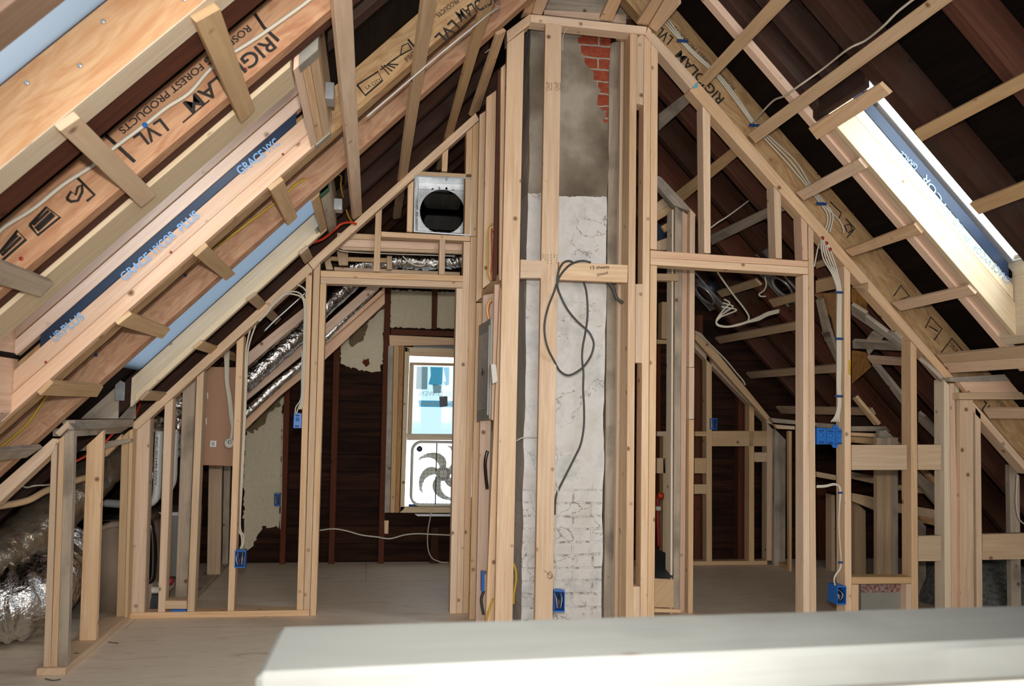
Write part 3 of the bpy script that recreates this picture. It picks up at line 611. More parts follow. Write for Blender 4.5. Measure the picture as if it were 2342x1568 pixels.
# flat collar boards over the chimney
zc = un((1213, 32), ('Y', YC)).z
cb = bd(None, 'ceiling_beam', ('Y', 4.78), [(1158, -30), (1480, -30), (1484, 40), (1158, 14)], .045, 'grey'); tag(cb, 'grey-white beam across the top of the picture above the chimney framing', 'beam')
cb2 = bd(None, 'ceiling_beam', ('Y', 4.70), Q('T7', (760, 85), (1500, 130), (1500, 210), (760, 125)), .03, 'pink'); tag(cb2, 'reddish split board just above the chimney top plate', 'beam')
for i, (pts, lb_) in enumerate([(Q('P', (1191, 43), (1208, -6), (1226, -6), (1215, 31)), 'leftmost ceiling strap above the chimney top plate'), (Q('P', (1216, 31), (1227, -6), (1256, -6), (1239, 35)), 'second ceiling strap from the left above the chimney top plate'),
        (Q('P', (1371, 44), (1401, 48), (1424, -6), (1395, -6)), 'lone ceiling strap in the middle above the chimney top plate'), (Q('P', (1455.6, 55), (1482, 59), (1520, -6), (1495, -6)), 'ceiling strap above the right end of the chimney top plate')]):
    o = bd(None, 'strapping_board', ('Z', zc+.003), pts, -.019, 'new'); tag(o, lb_, 'strapping board')
# ================================================================== LEFT PARTITION (Y1)
pf = thing('partition_frame', 'framed stud partition with a sloping top plate and the doorway left of the chimney', 'wall frame', (0, Y1, 0))
bd(pf, 'top_plate', ('Y', Y1), [(304, 966), (703.6, 601.5), (716, 618), (304, 991)], .089, 'new')
bd(pf, 'top_plate', ('Y', Y1), [(704.5, 600.5), (1088, 258), (1096, 274), (734, 597), (717, 617)], .089, 'new')
x0, x1 = un((289, 1410), ('Y', Y1)).x, un((707.5, 1410), ('Y', Y1)).x
box(pf, 'bottom_plate', (x0, Y1, 0), (x1, Y1+.089, .032), 'new')
FP = .033
def pst(pts, mat='new', fl=FP, **k): return st(pf, pts, Y1, mat, fl=fl, **k)
pst([(304, 992), (343.5, 956), (329.5, 1406), (291, 1406)])
pst([(376.5, 926), (395.5, 910), (376.8, 1404), (360.8, 1404)])
pst([(450, 862), (466.5, 847), (444, 1406), (427.5, 1406)], 'strap')
pst([(541.3, 781), (557.5, 767), (534.6, 1406), (520, 1406)])
pst([(700, 629), (714, 620), (693, 1406), (678, 1406)], name='door_stud')
pst([(717, 619), (732.5, 600), (708, 1409), (693.6, 1409)], name='door_stud')
pst([(732.5, 648), (746, 648), (722.8, 1411), (708.6, 1411)], name='door_trimmer', fl=0)
bd(pf, 'door_header', ('Y', Y1), [(733, 618), (1060, 630), (1060, 643.5), (733, 632.5)], .089, 'new')
bd(pf, 'door_header', ('Y', Y1), [(733, 633), (1060, 644.3), (1059.5, 658), (733, 647.5)], .089, 'new')
pst([(1044, 658.5), (1059, 659), (1043.8, 1399), (1028.6, 1399)], name='door_trimmer', fl=0)
pst([(1060.5, 552), (1075.5, 552.5), (1058, 1399), (1044.3, 1399)], name='door_stud', fl=0)
pst([(1076, 541), (1093, 541), (1071, 1399), (1058.5, 1399)], name='door_stud', fl=0)
pst([(1067, 302), (1081, 290), (1076, 540), (1062, 540)], 'new', fl=None)
pst([(1081.5, 289), (1095.5, 277), (1090, 540), (1076.5, 540)], fl=None)
pst([(859, 489), (873.5, 476), (868.5, 621), (854, 620.5)], fl=None)
pst([(1005.5, 548), (1018.5, 548), (1017, 627.5), (1004, 627)], fl=None)
pst([(1011.6, 351), (1025.5, 339), (1023, 392), (1010.5, 391)], fl=None)
pst([(933, 424), (946.5, 412), (943.5, 530), (930.5, 529)], fl=None)
bd(pf, 'blocking', ('Y', Y1), [(872, 529), (1075.5, 540.5), (1075, 551), (872, 541)], .089, 'new')
bd(pf, 'blocking', ('Y', Y1), [(951, 391), (1080, 398), (1080, 406), (951, 401)], .089, 'strap')
bd(pf, 'blocking', ('Y', Y1), [(375, 1373), (427, 1373), (427, 1392), (375, 1392)], .089, 'strap')
bk1 = bd(pf, 'shim', ('Y', Y1+.01), [(390.6, 1393), (425.7, 1393), (425.7, 1405), (390.6, 1405)], .06, 'tealblue' if False else 'blue', label='bright blue shim')
# second pair of boards behind the top of the partition (furr-down for the ducts)
sf = thing('soffit_frame', 'dropped ceiling frame of light boards just behind the partition above the doorway', 'ceiling frame', un((900, 560), ('Y', 5.3)))
for pts, mt_ in (([(771, 532), (1064, 545), (1064, 556), (771, 545)], 'new'), ([(771, 546), (1060, 556), (1060, 573), (771, 563)], 'pink'), ([(771, 563.5), (1060, 573.5), (1060, 580), (785, 571)], 'strap')):
    bd(sf, 'joist', ('Y', 5.26), pts, .038, mt_)
for pts in ([(752, 586), (893, 590), (893, 600), (754, 595)], [(764, 610), (1052, 622), (1052, 630), (764, 618)]): bd(sf, 'joist', ('Y', 5.6), pts, .03, 'strap')
bd(sf, 'block', ('Y', 5.5), [(770, 572), (796, 572), (796, 606), (775, 606)], .04, 'strap')
bd(sf, 'block', ('Y', 5.5), [(740, 588), (752, 584), (762, 616), (746, 616)], .03, 'strap')
bd(sf, 'block', ('Y', 5.5), [(885, 585), (897, 585), (897, 616), (885, 616)], .03, 'strap')

# inner knee wall beyond the left partition
ik = thing('knee_wall', 'low stud wall beyond the left partition with a floor plate leading to the gable', 'wall frame', (-.99, 5.9, 0))
box(ik, 'bottom_plate', (-1.08, 5.19, 0), (-.992, 6.80, .035), 'grey')
st(ik, [(418, 885), (448.5, 858), (427.5, 1372), (400.5, 1372)], 5.22, 'grey', .038, fl=.035)
st(ik, [(478, 1040), (508, 1040), (503.6, 1311), (473, 1311)], 6.2, 'strap', .038, fl=.035)
st(ik, [(512, 1040), (527, 1040), (521, 1288), (508, 1288)], 6.6, 'grey', .038, fl=.035)
pn = bd(None, 'wall_panel', ('Y', 5.45), [(467, 838), (560, 840), (548, 1066), (461, 1063)], .02, 'paper'); tag(pn, 'plain brown board panel with a small barcode sticker behind the left partition', 'panel')
bd(pn, 'barcode_sticker', ('Y', 5.448), Q('T6', (515, 1008), (568, 1010), (564, 1064), (512, 1062)), .001, 'label', bev=0)
for k in range(4): bd(pn, 'barcode', ('Y', 5.4465), Q('T6', (524, 1020+k*9), (552, 1021+k*9), (552, 1025+k*9), (524, 1024+k*9)), .001, 'ink', bev=0)
for q in ((488, 605), (476, 835)): bd(pn, 'slot', ('Y', 5.447), Q('T6', (q[0]-4, q[1]-28), (q[0]+6, q[1]-28), (q[0]+6, q[1]+28), (q[0]-4, q[1]+28)), .002, 'whitepl', bev=0)
# square duct box with black flexible duct
dx = thing('duct_box', 'square galvanised duct box holding round black flexible duct above the doorway', 'duct', un((1012, 470), ('Y', 5.15)))
c = [un(q, ('Y', 5.09)) for q in ((948, 401), (1080, 406), (1077, 539), (946, 530))]
cb_ = [p+Vector((0, .27, 0)) for p in c]; bm = bmesh.new()
cc = sum(c, Vector())/4; inn = [p+(cc-p)*.045 for p in c]; inb = [p+(cc-p)*.045+Vector((0, .26, 0)) for p in c]
A_ = [[bm.verts.new(p) for p in r] for r in (c, inn, inb, cb_)]
for i in range(4):
    j = (i+1) % 4
    bm.faces.new((A_[0][i], A_[0][j], A_[1][j], A_[1][i])); bm.faces.new((A_[1][i], A_[1][j], A_[2][j], A_[2][i])); bm.faces.new((A_[0][j], A_[0][i], A_[3][i], A_[3][j]))
bm.faces.new(A_[3]); bm.faces.new(A_[2][::-1]); bmesh.ops.recalc_face_normals(bm, faces=bm.faces[:]); me = bpy.data.meshes.new('casing'); bm.to_mesh(me); bm.free(); link('casing', me, 'galv', dx)
hc = un((1012, 484), ('Y', 5.22)); R0 = 52*5.22/F
# back plate with the round collar, tabs and the flex duct
bp_ = [un(q, ('Y', 5.235)) for q in ((957, 433), (1072, 437), (1070, 534), (955, 527))]
bm = bmesh.new(); outer = [bm.verts.new(p) for p in bp_]; ring = [bm.verts.new(hc+Vector((math.cos(a)*R0, .015, math.sin(a)*R0))) for a in (math.pi*2*k/32 for k in range(32))]
edges = [bm.edges.new((outer[i], outer[(i+1) % 4])) for i in range(4)]+[bm.edges.new((ring[i], ring[(i+1) % 32])) for i in range(32)]
bmesh.ops.triangle_fill(bm, edges=edges, use_beauty=True); me = bpy.data.meshes.new('back_plate'); bm.to_mesh(me); bm.free(); link('back_plate', me, 'galv', dx)
bd(dx, 'sloped_plate', ('Y', 5.232), [(957, 407), (1072, 411), (1072, 437), (957, 433)], .003, 'galv')
lathe(dx, 'collar', hc+Vector((0, .0, 0)), (0, 1, 0), [(0, R0), (.0, R0*.985), (.03, R0*.98), (.03, R0)], 'galv', 32)
def spiral(i, k): return 1+.035*math.sin(i*math.pi/2)
path = [hc+Vector((0, -.012+.018*i*.25, -.03*math.sin(i*.05))) for i in range(60)]
bm = bmesh.new(); prev = None
for i, p in enumerate([hc+Vector((.03*(i/70)**2, -.0+.0065*i, -.02*(i/70)**2)) for i in range(70)]):
    rr = R0*.97*(1+(.03 if i % 4 in (0, 1) else -.02)); ring = [bm.verts.new(p+Vector((math.cos(a)*rr, 0, math.sin(a)*rr))) for a in (math.pi*2*k/28 for k in range(28))]
    if prev:
        for k in range(28): bm.faces.new((prev[k], prev[(k+1) % 28], ring[(k+1) % 28], ring[k]))
    prev = ring
bm.faces.new(prev); bmesh.ops.recalc_face_normals(bm, faces=bm.faces[:]); me = bpy.data.meshes.new('flex_duct'); bm.to_mesh(me); bm.free(); smooth(me); link('flex_duct', me, 'black', dx, 'shiny black ribbed flexible duct')
for k in range(22):
    a = 2*math.pi*k/22; p = hc+Vector((math.cos(a)*R0*1.1, .012, math.sin(a)*R0*1.1)); u = Vector((math.cos(a), 0, math.sin(a))); v = Vector((-u.z, 0, u.x))
    solid(dx, 'collar_tab', [p-u*.008-v*.006, p+u*.008-v*.006, p+u*.008+v*.006, p-u*.008+v*.006], Vector((0, .002, 0)), 'galv', bev=0)

# ================================================================== FAR GABLE ROOM
gs = thing('gable_framing', 'old dark brown gable studs and crosspiece around the far window', 'wall frame', (.2, 6.8, 0))
def ost(pts, mat='oldred', Y=6.775, d=.083, **k): return st(gs, pts, Y, mat, d, **k)
ost([(881, 640), (895, 640), (877.5, 1284), (864.5, 1284)], fl=0)
ost([(765, 720), (779.5, 720), (764.5, 1284), (751, 1284)], fl=0)
ost([(651.5, 840), (665, 830), (652, 1284), (639, 1284)], fl=0)
ost([(989, 655), (1001.5, 655), (999, 753), (988, 753)])
ost([(987, 1206), (1003, 1206), (1003, 1284), (984, 1284)], 'old', fl=0)
bd(gs, 'crosspiece', ('Y', 6.775), [(895, 752), (1100, 760), (1100, 771), (893, 765)], .083, 'oldred')
ost([(1590, 720), (1608, 720), (1605, 1277), (1587, 1277)], fl=0, Y=7.0-.22); ost([(1689, 870), (1703, 870), (1702, 1277), (1688, 1277)], fl=0, Y=6.78)
ost([(1503, 760), (1511, 760), (1511, 1277), (1502, 1277)], fl=0, Y=6.78)
ost([(1868, 1100), (1890, 1120), (1893, 1270), (1872, 1270)], fl=0, Y=6.78)
# spray foam with ragged edges
def blob(name, pts, Y, mat, lab, dpt=.03, rag=.012, seed=1):
    rnd = random.Random(seed); P = [un(q, ('Y', Y)) for q in pts]; out = []
    for i in range(len(P)):
        a, b_ = P[i], P[(i+1) % len(P)]; n = max(2, int((b_-a).length/.02))
        for k in range(n):
            p = a.lerp(b_, k/n); out.append(p+Vector((rnd.uniform(-1, 1)*rag, 0, rnd.uniform(-1, 1)*rag)))
    o = solid(None, name, out, Vector((0, dpt, 0)), mat, bev=0); return tag(o, lab, 'insulation')
blob('spray_foam', [(893, 662), (1040, 668), (1080, 670), (1080, 752), (893, 748)], 6.825, 'foam', 'cream spray foam above the far window', rag=.008)
blob('spray_foam', [(782, 765), (815, 735), (840, 712), (880, 680), (876, 830), (868, 848), (850, 852), (815, 842), (785, 835), (779, 820)], 6.825, 'foam', 'cream spray foam patch between two old studs left of the far window', seed=3)
blob('spray_foam', [(562, 985), (600, 950), (648, 905), (645, 1130), (638, 1205), (600, 1205), (575, 1255), (552, 1270), (560, 1150), (556, 1060)], 6.825, 'foam', 'tall cream spray foam patch at the left end of the gable beside the blue box', rag=.014, seed=5)
blob('foam_edge', [(800, 750), (850, 712), (880, 680), (880, 700), (862, 722), (845, 730), (838, 765), (815, 790), (800, 790)], 6.815, 'foamdark', 'brown glue-like smear on the foam left of the far window', dpt=.01, seed=8)
blob('foam_edge', [(565, 980), (600, 945), (648, 898), (640, 925), (615, 945), (600, 975), (570, 992)], 6.815, 'foamdark', 'brown smear along the sloping top of the tall foam patch', dpt=.01, seed=9)
blob('foam_edge', [(830, 822), (842, 820), (845, 832), (836, 838), (828, 832)], 6.815, 'oldred', 'small round rust-brown spot in the foam patch', dpt=.01, rag=.008, seed=2)

# window in the gable: trim, sashes, glass with stickers
wn = thing('window_1', None, None, (WX0+.3, YG, WZ0)); wn['kind'] = 'structure'
YW = 6.80
bd(wn, 'head_board', ('Y', 6.77), Q('Z5', (850, 778), (1420, 803), (1420, 842), (852, 850)), .08, 'new')
bd(wn, 'side_board', ('Y', 6.77), [(888, 790), (900, 790), (891.5, 1172), (879.5, 1172)], .08, 'grey')
bd(wn, 'side_board', ('Y', 6.79), [(901, 790), (913, 791), (903, 1172), (892.5, 1172)], .06, 'strap')
bd(wn, 'side_board', ('Y', 6.80), [(913.5, 791), (924, 791), (913, 1172), (903.5, 1172)], .05, 'osb')
bd(wn, 'side_board', ('Y', 6.77), [(879, 1190), (889, 1190), (888, 1220), (879, 1220)], .03, 'new')
bd(wn, 'membrane', ('Y', 6.845), [(945, 785), (1100, 790), (1100, 800), (945, 794)], .01, 'tape')
def fr(pts, mat='cream', Y=YW, d=.07, nm='window_frame'): return bd(wn, nm, ('Y', Y), pts, d, mat)
fr([(926, 793), (937, 795), (925, 1162), (915, 1172)]); fr([(926, 793), (1150, 801), (1150, 812), (926, 804)]); fr([(915, 1158), (1140, 1160), (1140, 1173), (915, 1172)])
fr([(1124, 800), (1136, 800), (1130, 1165), (1118, 1165)])
fr([(937, 804), (1125, 811), (1125, 820), (937, 813)], 'strap', YW+.02, .04, 'sash_top_rail')
fr([(937, 828), (1125, 832), (1125, 838), (937, 834)], 'strap', YW+.01, .04, 'sash_rail')
fr([(937, 829), (946.5, 829), (941, 1004), (931, 1004)], 'cream', YW+.012, .04, 'sash_stile'); fr([(1112, 832), (1122, 832), (1118, 1004), (1108, 1004)], 'cream', YW+.012, .04, 'sash_stile')
fr([(931, 992), (1118, 993), (1118, 1007), (931, 1006)], 'cream', YW+.01, .045, 'sash_rail')
gl = fr([(946, 836), (1112, 838), (1108, 993), (941, 992)], 'tealfilm', YW+.03, .004, 'glass')
text(gl, 'JELD-WEN', ('Y', YW+.028), Q('Z5', (1275, 1190))[0], Q('Z5', (1050, 1185))[0], 11, 'greytxt', 'printed_lettering', flip=True)
text(gl, 'Custom Collection', ('Y', YW+.028), Q('Z5', (1283, 1250))[0], Q('Z5', (1060, 1245))[0], 8, 'whitepl', 'printed_lettering', flip=True)
bd(gl, 'sticker', ('Y', YW+.0285), Q('Z5', (1045, 1215), (1290, 1220), (1290, 1262), (1050, 1258)), .001, 'tealtxt', bev=0)
bd(gl, 'sticker', ('Y', YW+.0285), Q('Z5', (1035, 990), (1108, 992), (1104, 1142), (1028, 1140)), .001, 'greytxt', bev=0)
bd(gl, 'sticker', ('Y', YW+.0285), Q('Z5', (1125, 992), (1210, 994), (1205, 1110), (1160, 1115), (1112, 1108), (1128, 1050)), .001, 'tealtxt', bev=0)
bd(gl, 'sticker', ('Y', YW+.0285), Q('Z5', (1212, 994), (1252, 994), (1250, 1110), (1228, 1118), (1210, 1090), (1230, 1090)), .001, 'tealtxt', bev=0)
bd(gl, 'sticker', ('Y', YW+.027), Q('Z5', (1140, 1108), (1200, 1115), (1195, 1165), (1145, 1168)), .001, 'greytxt', bev=0)
bd(gl, 'sticker', ('Y', YW+.026), Q('Z5', (1185, 1190), (1240, 1188), (1240, 1255), (1188, 1262)), .001, 'greydark', bev=0)
bd(wn, 'sill_flashing', ('Y', 6.79), [(948, 1175), (1120, 1176), (1120, 1181), (955, 1180)], .02, 'paintwhite')
bd(wn, 'sill_edge', ('Y', 6.80), [(935, 1153), (1120, 1154), (1120, 1159), (935, 1158)], .03, 'darkblue')
# box fan on the sill
fn = thing('box_fan', 'pale box fan with grey blades behind a wire grille in the far window', 'fan', un((1012, 1153), ('Y', 6.76)))
YF = 6.70; HF = un((1014, 1083), ('Y', YF)); RF = 71*YF/F
def rrect(r, h, n=8, rad=.07):
    out = []
    for cx, cz, a0 in ((1, 1, 0), (-1, 1, 90), (-1, -1, 180), (1, -1, 270)):
        for k in range(n+1):
            a = math.radians(a0+90*k/n); out.append(Vector((cx*(r-rad)+rad*math.cos(a), 0, cz*(h-rad)+rad*math.sin(a))))
    return out
pth = [HF+p for p in rrect(RF, RF)]; tube(fn, 'frame_ring', pth+[pth[0]], .009, 'whitepl', straight=True)
tube(fn, 'frame_ring', [p+Vector((0, .09, 0)) for p in pth+[pth[0]]], .009, 'whitepl', straight=True)
bars = []
for k in range(-7, 8):
    x = k/8*RF; bars.append((x, 1)); bars.append((x, 0))
bm = bmesh.new()
for x, v in bars:
    a = HF+(Vector((x, -.005, -RF)) if v else Vector((-RF, -.005, x))); b_ = HF+(Vector((x, -.005, RF)) if v else Vector((RF, -.005, x))); tube_bm(bm, [a, (a+b_)/2, b_], .0011, 4)
me = bpy.data.meshes.new('grille'); bm.to_mesh(me); bm.free(); link('grille', me, 'greydark', fn)
for s_ in (-1, 1): tube(fn, 'bracket', [HF+Vector((-.055, .0, s_*RF)), HF+Vector((-.055, 0, s_*.02))], .004, 'greydark', straight=True)
for k in range(5):
    a0 = math.radians(72*k+100); pts = []
    for t in range(9):
        u = t/8; rr = .035+u*(RF*.9-.035); aa = a0+.9*u*u; pts.append((rr, aa, .012+.038*math.sin(math.pi*min(1, u*.75+.12))))
    L1 = [HF+Vector((rr*math.cos(a)-w*math.sin(a)*-1, .03, rr*math.sin(a)-w*math.cos(a))) for rr, a, w in pts]
    L2 = [HF+Vector((rr*math.cos(a)-w*math.sin(a)*.45, .055, rr*math.sin(a)+w*math.cos(a)*.45)) for rr, a, w in pts]
    bm = bmesh.new(); A1 = [[bm.verts.new(p+Vector((0, dy, 0))) for p in r] for r in (L1, L2) for dy in (0, .004)]
    for i in range(8):
        for a, b_ in ((0, 2), (1, 3), (0, 1), (2, 3)): bm.faces.new((A1[a][i], A1[a][i+1], A1[b_][i+1], A1[b_][i]))
    for i in (0, 8): bm.faces.new((A1[0][i], A1[1][i], A1[3][i], A1[2][i]))
    bmesh.ops.recalc_face_normals(bm, faces=bm.faces[:]); me = bpy.data.meshes.new('blade'); bm.to_mesh(me); bm.free(); link('blade', me, 'fanblade', fn)
lathe(fn, 'hub', HF+Vector((0, .05, 0)), (0, -1, 0), [(0, .055), (.04, .055), (.05, .045), (.055, .03)], 'fanblade', 24)
for k in range(14):
    a = 2*math.pi*k/14; p = HF+Vector((math.cos(a)*.038, -.004, math.sin(a)*.038)); box(fn, 'hub_slot', p-Vector((.004, .001, .004)), p+Vector((.004, .001, .004)), 'greydark', bev=0)
lathe(fn, 'knob', HF+Vector((-RF*.78, -.005, RF*.78)), (0, -1, 0), [(0, .022), (.01, .02), (.012, .006)], 'greydark', 16)
cable(None, 'power_cord', 'Z8', [(800, 425), (785, 500), (768, 600), (770, 700), (795, 760), (850, 785), (895, 790)], 'wirew', .004, 6.74)
tag(COL.objects[-1], 'thin white fan cord hanging below the far window to the floor', 'cord')
o = cable(None, 'cable', 'Z8', [(-40, 560), (20, 575), (80, 585), (140, 578), (190, 577), (260, 590), (350, 615), (450, 628), (530, 638), (620, 615), (700, 607), (780, 610), (905, 616), (960, 618)], 'wirew', .0055, 6.77); tag(o, 'white cable waving across the old boards below the far window', 'cable')

# ================================================================== CHIMNEY
ZW = un((1300, 447), ('Y', 4.66)).z; XR = un((1332, 200), ('Y', 4.66)).x; ZT = un((1340, 120), ('Y', 4.66)).z
M['chim'] = chimney_mat(ZW, XR, ZT, 0, 0)
YCH = 4.66
bm = bmesh.new(); rows = []
zs = 120; Lt, Lb = un((1214, 60), ('Y', YCH)), un((1196, 1180), ('Y', YCH)); Rt, Rb = un((1394, 100), ('Y', YCH)), un((1379, 1160), ('Y', YCH))
nz = 90; nx = 14; ny = 10; rnd = random.Random(4)
from mathutils import noise
def cx(zz, a, b_): return a.x+(b_.x-a.x)*(a.z-zz)/(a.z-b_.z)
for i in range(nz+1):
    z = 3.36*i/nz; xa, xb = cx(z, Lt, Lb), cx(z, Rt, Rb); ring = []
    for k in range(nx): ring.append(Vector((xa+(xb-xa)*k/nx, YCH, z)))
    for k in range(ny): ring.append(Vector((xb, YCH+.50*k/ny, z)))
    for k in range(nx): ring.append(Vector((xb+(xa-xb)*k/nx, YCH+.50, z)))
    for k in range(ny): ring.append(Vector((xa-.0*k, YCH+.50-.50*k/ny, z)))
    for p in ring:
        n_ = noise.noise(p*5)*.010+noise.noise(p*16)*.004; p += Vector((n_*.8, noise.noise(p*5+Vector((9, 0, 0)))*.010, 0))
    rows.append([bm.verts.new(p) for p in ring])
n = len(rows[0])
for i in range(nz):
    for k in range(n): bm.faces.new((rows[i][k], rows[i][(k+1) % n], rows[i+1][(k+1) % n], rows[i+1][k]))
bm.faces.new(rows[-1]); bm.faces.new(rows[0][::-1]); bmesh.ops.recalc_face_normals(bm, faces=bm.faces[:])
me = bpy.data.meshes.new('chimney'); bm.to_mesh(me); bm.free()
ch = link('chimney', me, 'chim'); tag(ch, 'brick chimney, grey plaster on top and white painted below, standing inside the light stud frame', 'chimney')
# ================================================================== CHIMNEY SURROUND + RIGHT PARTITION (YC)
cf = thing('chimney_surround', 'tall stud frame around the chimney with a crosspiece carrying handwriting', 'wall frame', (1.1, YC, 0))
def cst(pts, mat='new', fl=0, Y=YC, par=None, **k): return st(par or cf, pts, Y, mat, fl=fl, **k)
bd(cf, 'top_plate', ('Y', YC), [(1213, 32), (1480, 61), (1477, 79), (1213, 50)], .089, 'new')
bd(cf, 'sloping_plate', ('Y', YC), [(1212.5, 31), (1159, 71), (1160, 97), (1212.5, 55)], .089, 'new')
cst([(1160, 98), (1199, 69), (1172, 1419), (1131.6, 1419)], depth=.038)
cst([(1247.7, 52.5), (1284.7, 55.5), (1263.8, 1419), (1223.5, 1419)], depth=.038, name='stud')
bd(cf, 'crosspiece', ('Y', YC), [(1190.5, 593), (1238.6, 595.5), (1238, 635.5), (1189.8, 635)], .038, 'new')
cp = bd(cf, 'crosspiece', ('Y', YC), [(1279, 598), (1436.5, 605.8), (1435, 645.8), (1277.5, 639)], .038, 'new')
text(cp, '13 sheets', ('Y', YC), Q('T8', (1178, 925))[0], Q('T8', (1345, 915))[0], 8, name='handwriting')
text(cp, 'plywood', ('Y', YC), Q('T8', (1238, 985))[0], Q('T8', (1335, 965))[0], 7, name='handwriting')
cst([(1441.5, 76), (1457, 78), (1448.2, 1419), (1431, 1419)])
cst([(1457.4, 78.5), (1473, 80), (1471.5, 240), (1456, 237)], fl=None, name='block'); cst([(1454, 649), (1469.8, 649), (1468.8, 830), (1453, 829)], fl=None, name='block'); cst([(1448.7, 1341), (1464, 1341), (1463.4, 1419), (1448, 1419)], name='block')
cst([(1473.5, 81), (1489, 97), (1480.6, 1419), (1464.5, 1419)])
bd(cf, 'block', ('Y', YC+.09), Q('T7', (1440, 285), (1545, 290), (1490, 345), (1420, 335)), .04, 'strap')
ms = [o for o in cf.children if o.name.startswith('stud')][1]
for k in range(2):
    x = 780+k*75
    mark(ms, YC, Q('T7', (x, 745), (x+20, 740), (x+35, 760), (x+20, 775), (x+40, 800), (x+15, 812), (x+5, 790), (x+25, 770), (x, 745)), .0012, 'inkdim')
    mark(ms, YC, Q('T7', (x+50, 740), (x+50, 815)), .0012, 'inkdim')
for k, (x, y0, y1) in enumerate(((750, 785, 830), (772, 790, 850), (795, 790, 880), (825, 785, 890), (852, 785, 825), (875, 790, 880))):
    for j in range(4): mark(ms, YC, Q('T8', (x-3, y0+(y1-y0)*j/4), (x+4, y0+(y1-y0)*(j+.4)/4), (x-2, y0+(y1-y0)*(j+.6)/4)), .0011, 'inkdim')
mark(ms, YC, Q('T10', (765, 800), (810, 835), (845, 860), (800, 872), (790, 840), (815, 805), (838, 840), (815, 880)), .0012, 'ink')
# return studs on the right of the chimney
cst([(1394, 100), (1419, 92), (1404, 1419), (1381, 1419)], 'grey', Y=4.72, depth=.038)
cst([(1420, 86), (1431, 86), (1417, 1419), (1406, 1419)], 'new', Y=4.56, depth=.038)
cst([(1431.5, 88), (1441, 88), (1430.5, 1419), (1417.5, 1419)], 'strap', Y=4.50, depth=.038)
# return wall between the chimney frame and the left partition
rw = thing('side_wall_frame', 'narrow stud side wall left of the chimney frame, holding the grey electrical panel', 'wall frame', (.75, 4.75, 0))
def rst(pts, Y, mat='new', fl=0, **k): return st(rw, pts, Y, mat, fl=fl, **k)
rst([(1143.5, 660), (1159, 640), (1131, 1419), (1110.5, 1419)], 4.50, depth=.038)
rst([(1146, 155), (1156, 145), (1150, 640), (1141.5, 640)], 4.50, 'new', fl=None, depth=.038)
rst([(1131.5, 650), (1143, 650), (1137, 960), (1124, 960)], 4.56, 'pink', fl=None, depth=.03)
rst([(1138.5, 163), (1146, 157), (1141, 400), (1127.5, 640), (1127, 640), (1132.5, 400)][:2]+[(1137, 640), (1127.3, 640)], 4.60, 'oldrust' if False else 'oldred', fl=None, depth=.03)
rst([(1113, 222), (1135, 206), (1129, 640), (1104, 660)], 4.78, 'new', fl=None, depth=.038)
rst([(1097, 262), (1112, 252), (1106, 676), (1089, 690)], 4.92, 'new', fl=None, depth=.038)
rst([(1105, 675), (1130, 670), (1112, 1419), (1088, 1419)], 4.80, 'pink', depth=.038)
rst([(1090, 692), (1104.5, 692), (1089, 1404), (1073.5, 1404)], 4.95, 'new', depth=.038)
solid(rw, 'blocking', [un((1147, 618), ('Y', 4.5)), un((1088, 680), ('Y', 5.05)), un((1088, 690), ('Y', 5.05)), un((1147, 634), ('Y', 4.5))], Vector((.085, 0, 0)), 'strap')
# electrical panel
ep = thing('electrical_panel', 'grey metal electrical panel seen edge-on between the doorway and the chimney', 'electrical panel', un((1105, 850), ('Y', 4.7)))
xs_ = [un((1095, 744), ('Y', 4.86)), un((1122, 728), ('Y', 4.60)), un((1118, 958), ('Y', 4.60)), un((1090, 964), ('Y', 4.86))]
solid(ep, 'cover', xs_, Vector((.016, 0, 0)), 'sheet'); ins = [xs_[0].lerp(xs_[2], .12), xs_[1].lerp(xs_[3], .12), xs_[2].lerp(xs_[0], .12), xs_[3].lerp(xs_[1], .12)]
solid(ep, 'door', [p+Vector((-.004, 0, 0)) for p in ins], Vector((.004, 0, 0)), 'galv')
solid(ep, 'latch', [p+Vector((-.008, 0, 0)) for p in (ins[0].lerp(ins[2], .46), ins[1].lerp(ins[3], .5), ins[1].lerp(ins[3], .56), ins[0].lerp(ins[2], .53))], Vector((.004, 0, 0)), 'black')
box(ep, 'enclosure', (max(p.x for p in xs_)-.01, 4.61, xs_[2].z+.02), (max(p.x for p in xs_)+.07, 4.85, xs_[0].z-.02), 'sheet')
sw = bd(None, 'smoke_detector_base', ('Y', 4.44), Q('T9', (285, 285), (330, 282), (348, 440), (300, 460)), .05, 'whitepl'); sw.name = 'white_block'
tag(sw, 'small white block fixed to the post beside the electrical panel', 'block')

# right partition
rf_ = thing('partition_frame', 'framed stud partition with a steep sloping plate and doorway right of the chimney', 'wall frame', (2.4, YC, 0))
def rs(pts, mat='new', fl=0, **k): return st(rf_, pts, YC, mat, fl=fl, **k)
bd(rf_, 'top_plate', ('Y', YC), [(1482.5, 61), (1597, 187), (1580, 203), (1476, 81)], .089, 'new')
tpp = bd(rf_, 'top_plate', ('Y', YC), [(1597.5, 188), (2181, 862), (2168, 872), (1577, 206)], .089, 'new')
bd(tpp, 'chalk_mark', ('Y', YC-.001), [(1582, 203), (1590, 190), (1597, 190), (1596, 200)], .001, 'chalk', bev=0)
rs([(1489.5, 98), (1505, 116), (1503, 571), (1487.6, 569)], fl=None)
rs([(1487.6, 606), (1503, 607), (1496.5, 1419), (1481, 1419)], name='door_trimmer')
bd(rf_, 'door_header', ('Y', YC), [(1487.6, 572), (1848.6, 597), (1848.6, 610), (1487.6, 588.5)], .089, 'pink')
bd(rf_, 'door_header', ('Y', YC), [(1487.6, 589), (1848.6, 610.8), (1848.6, 627), (1487.6, 605)], .089, 'new')
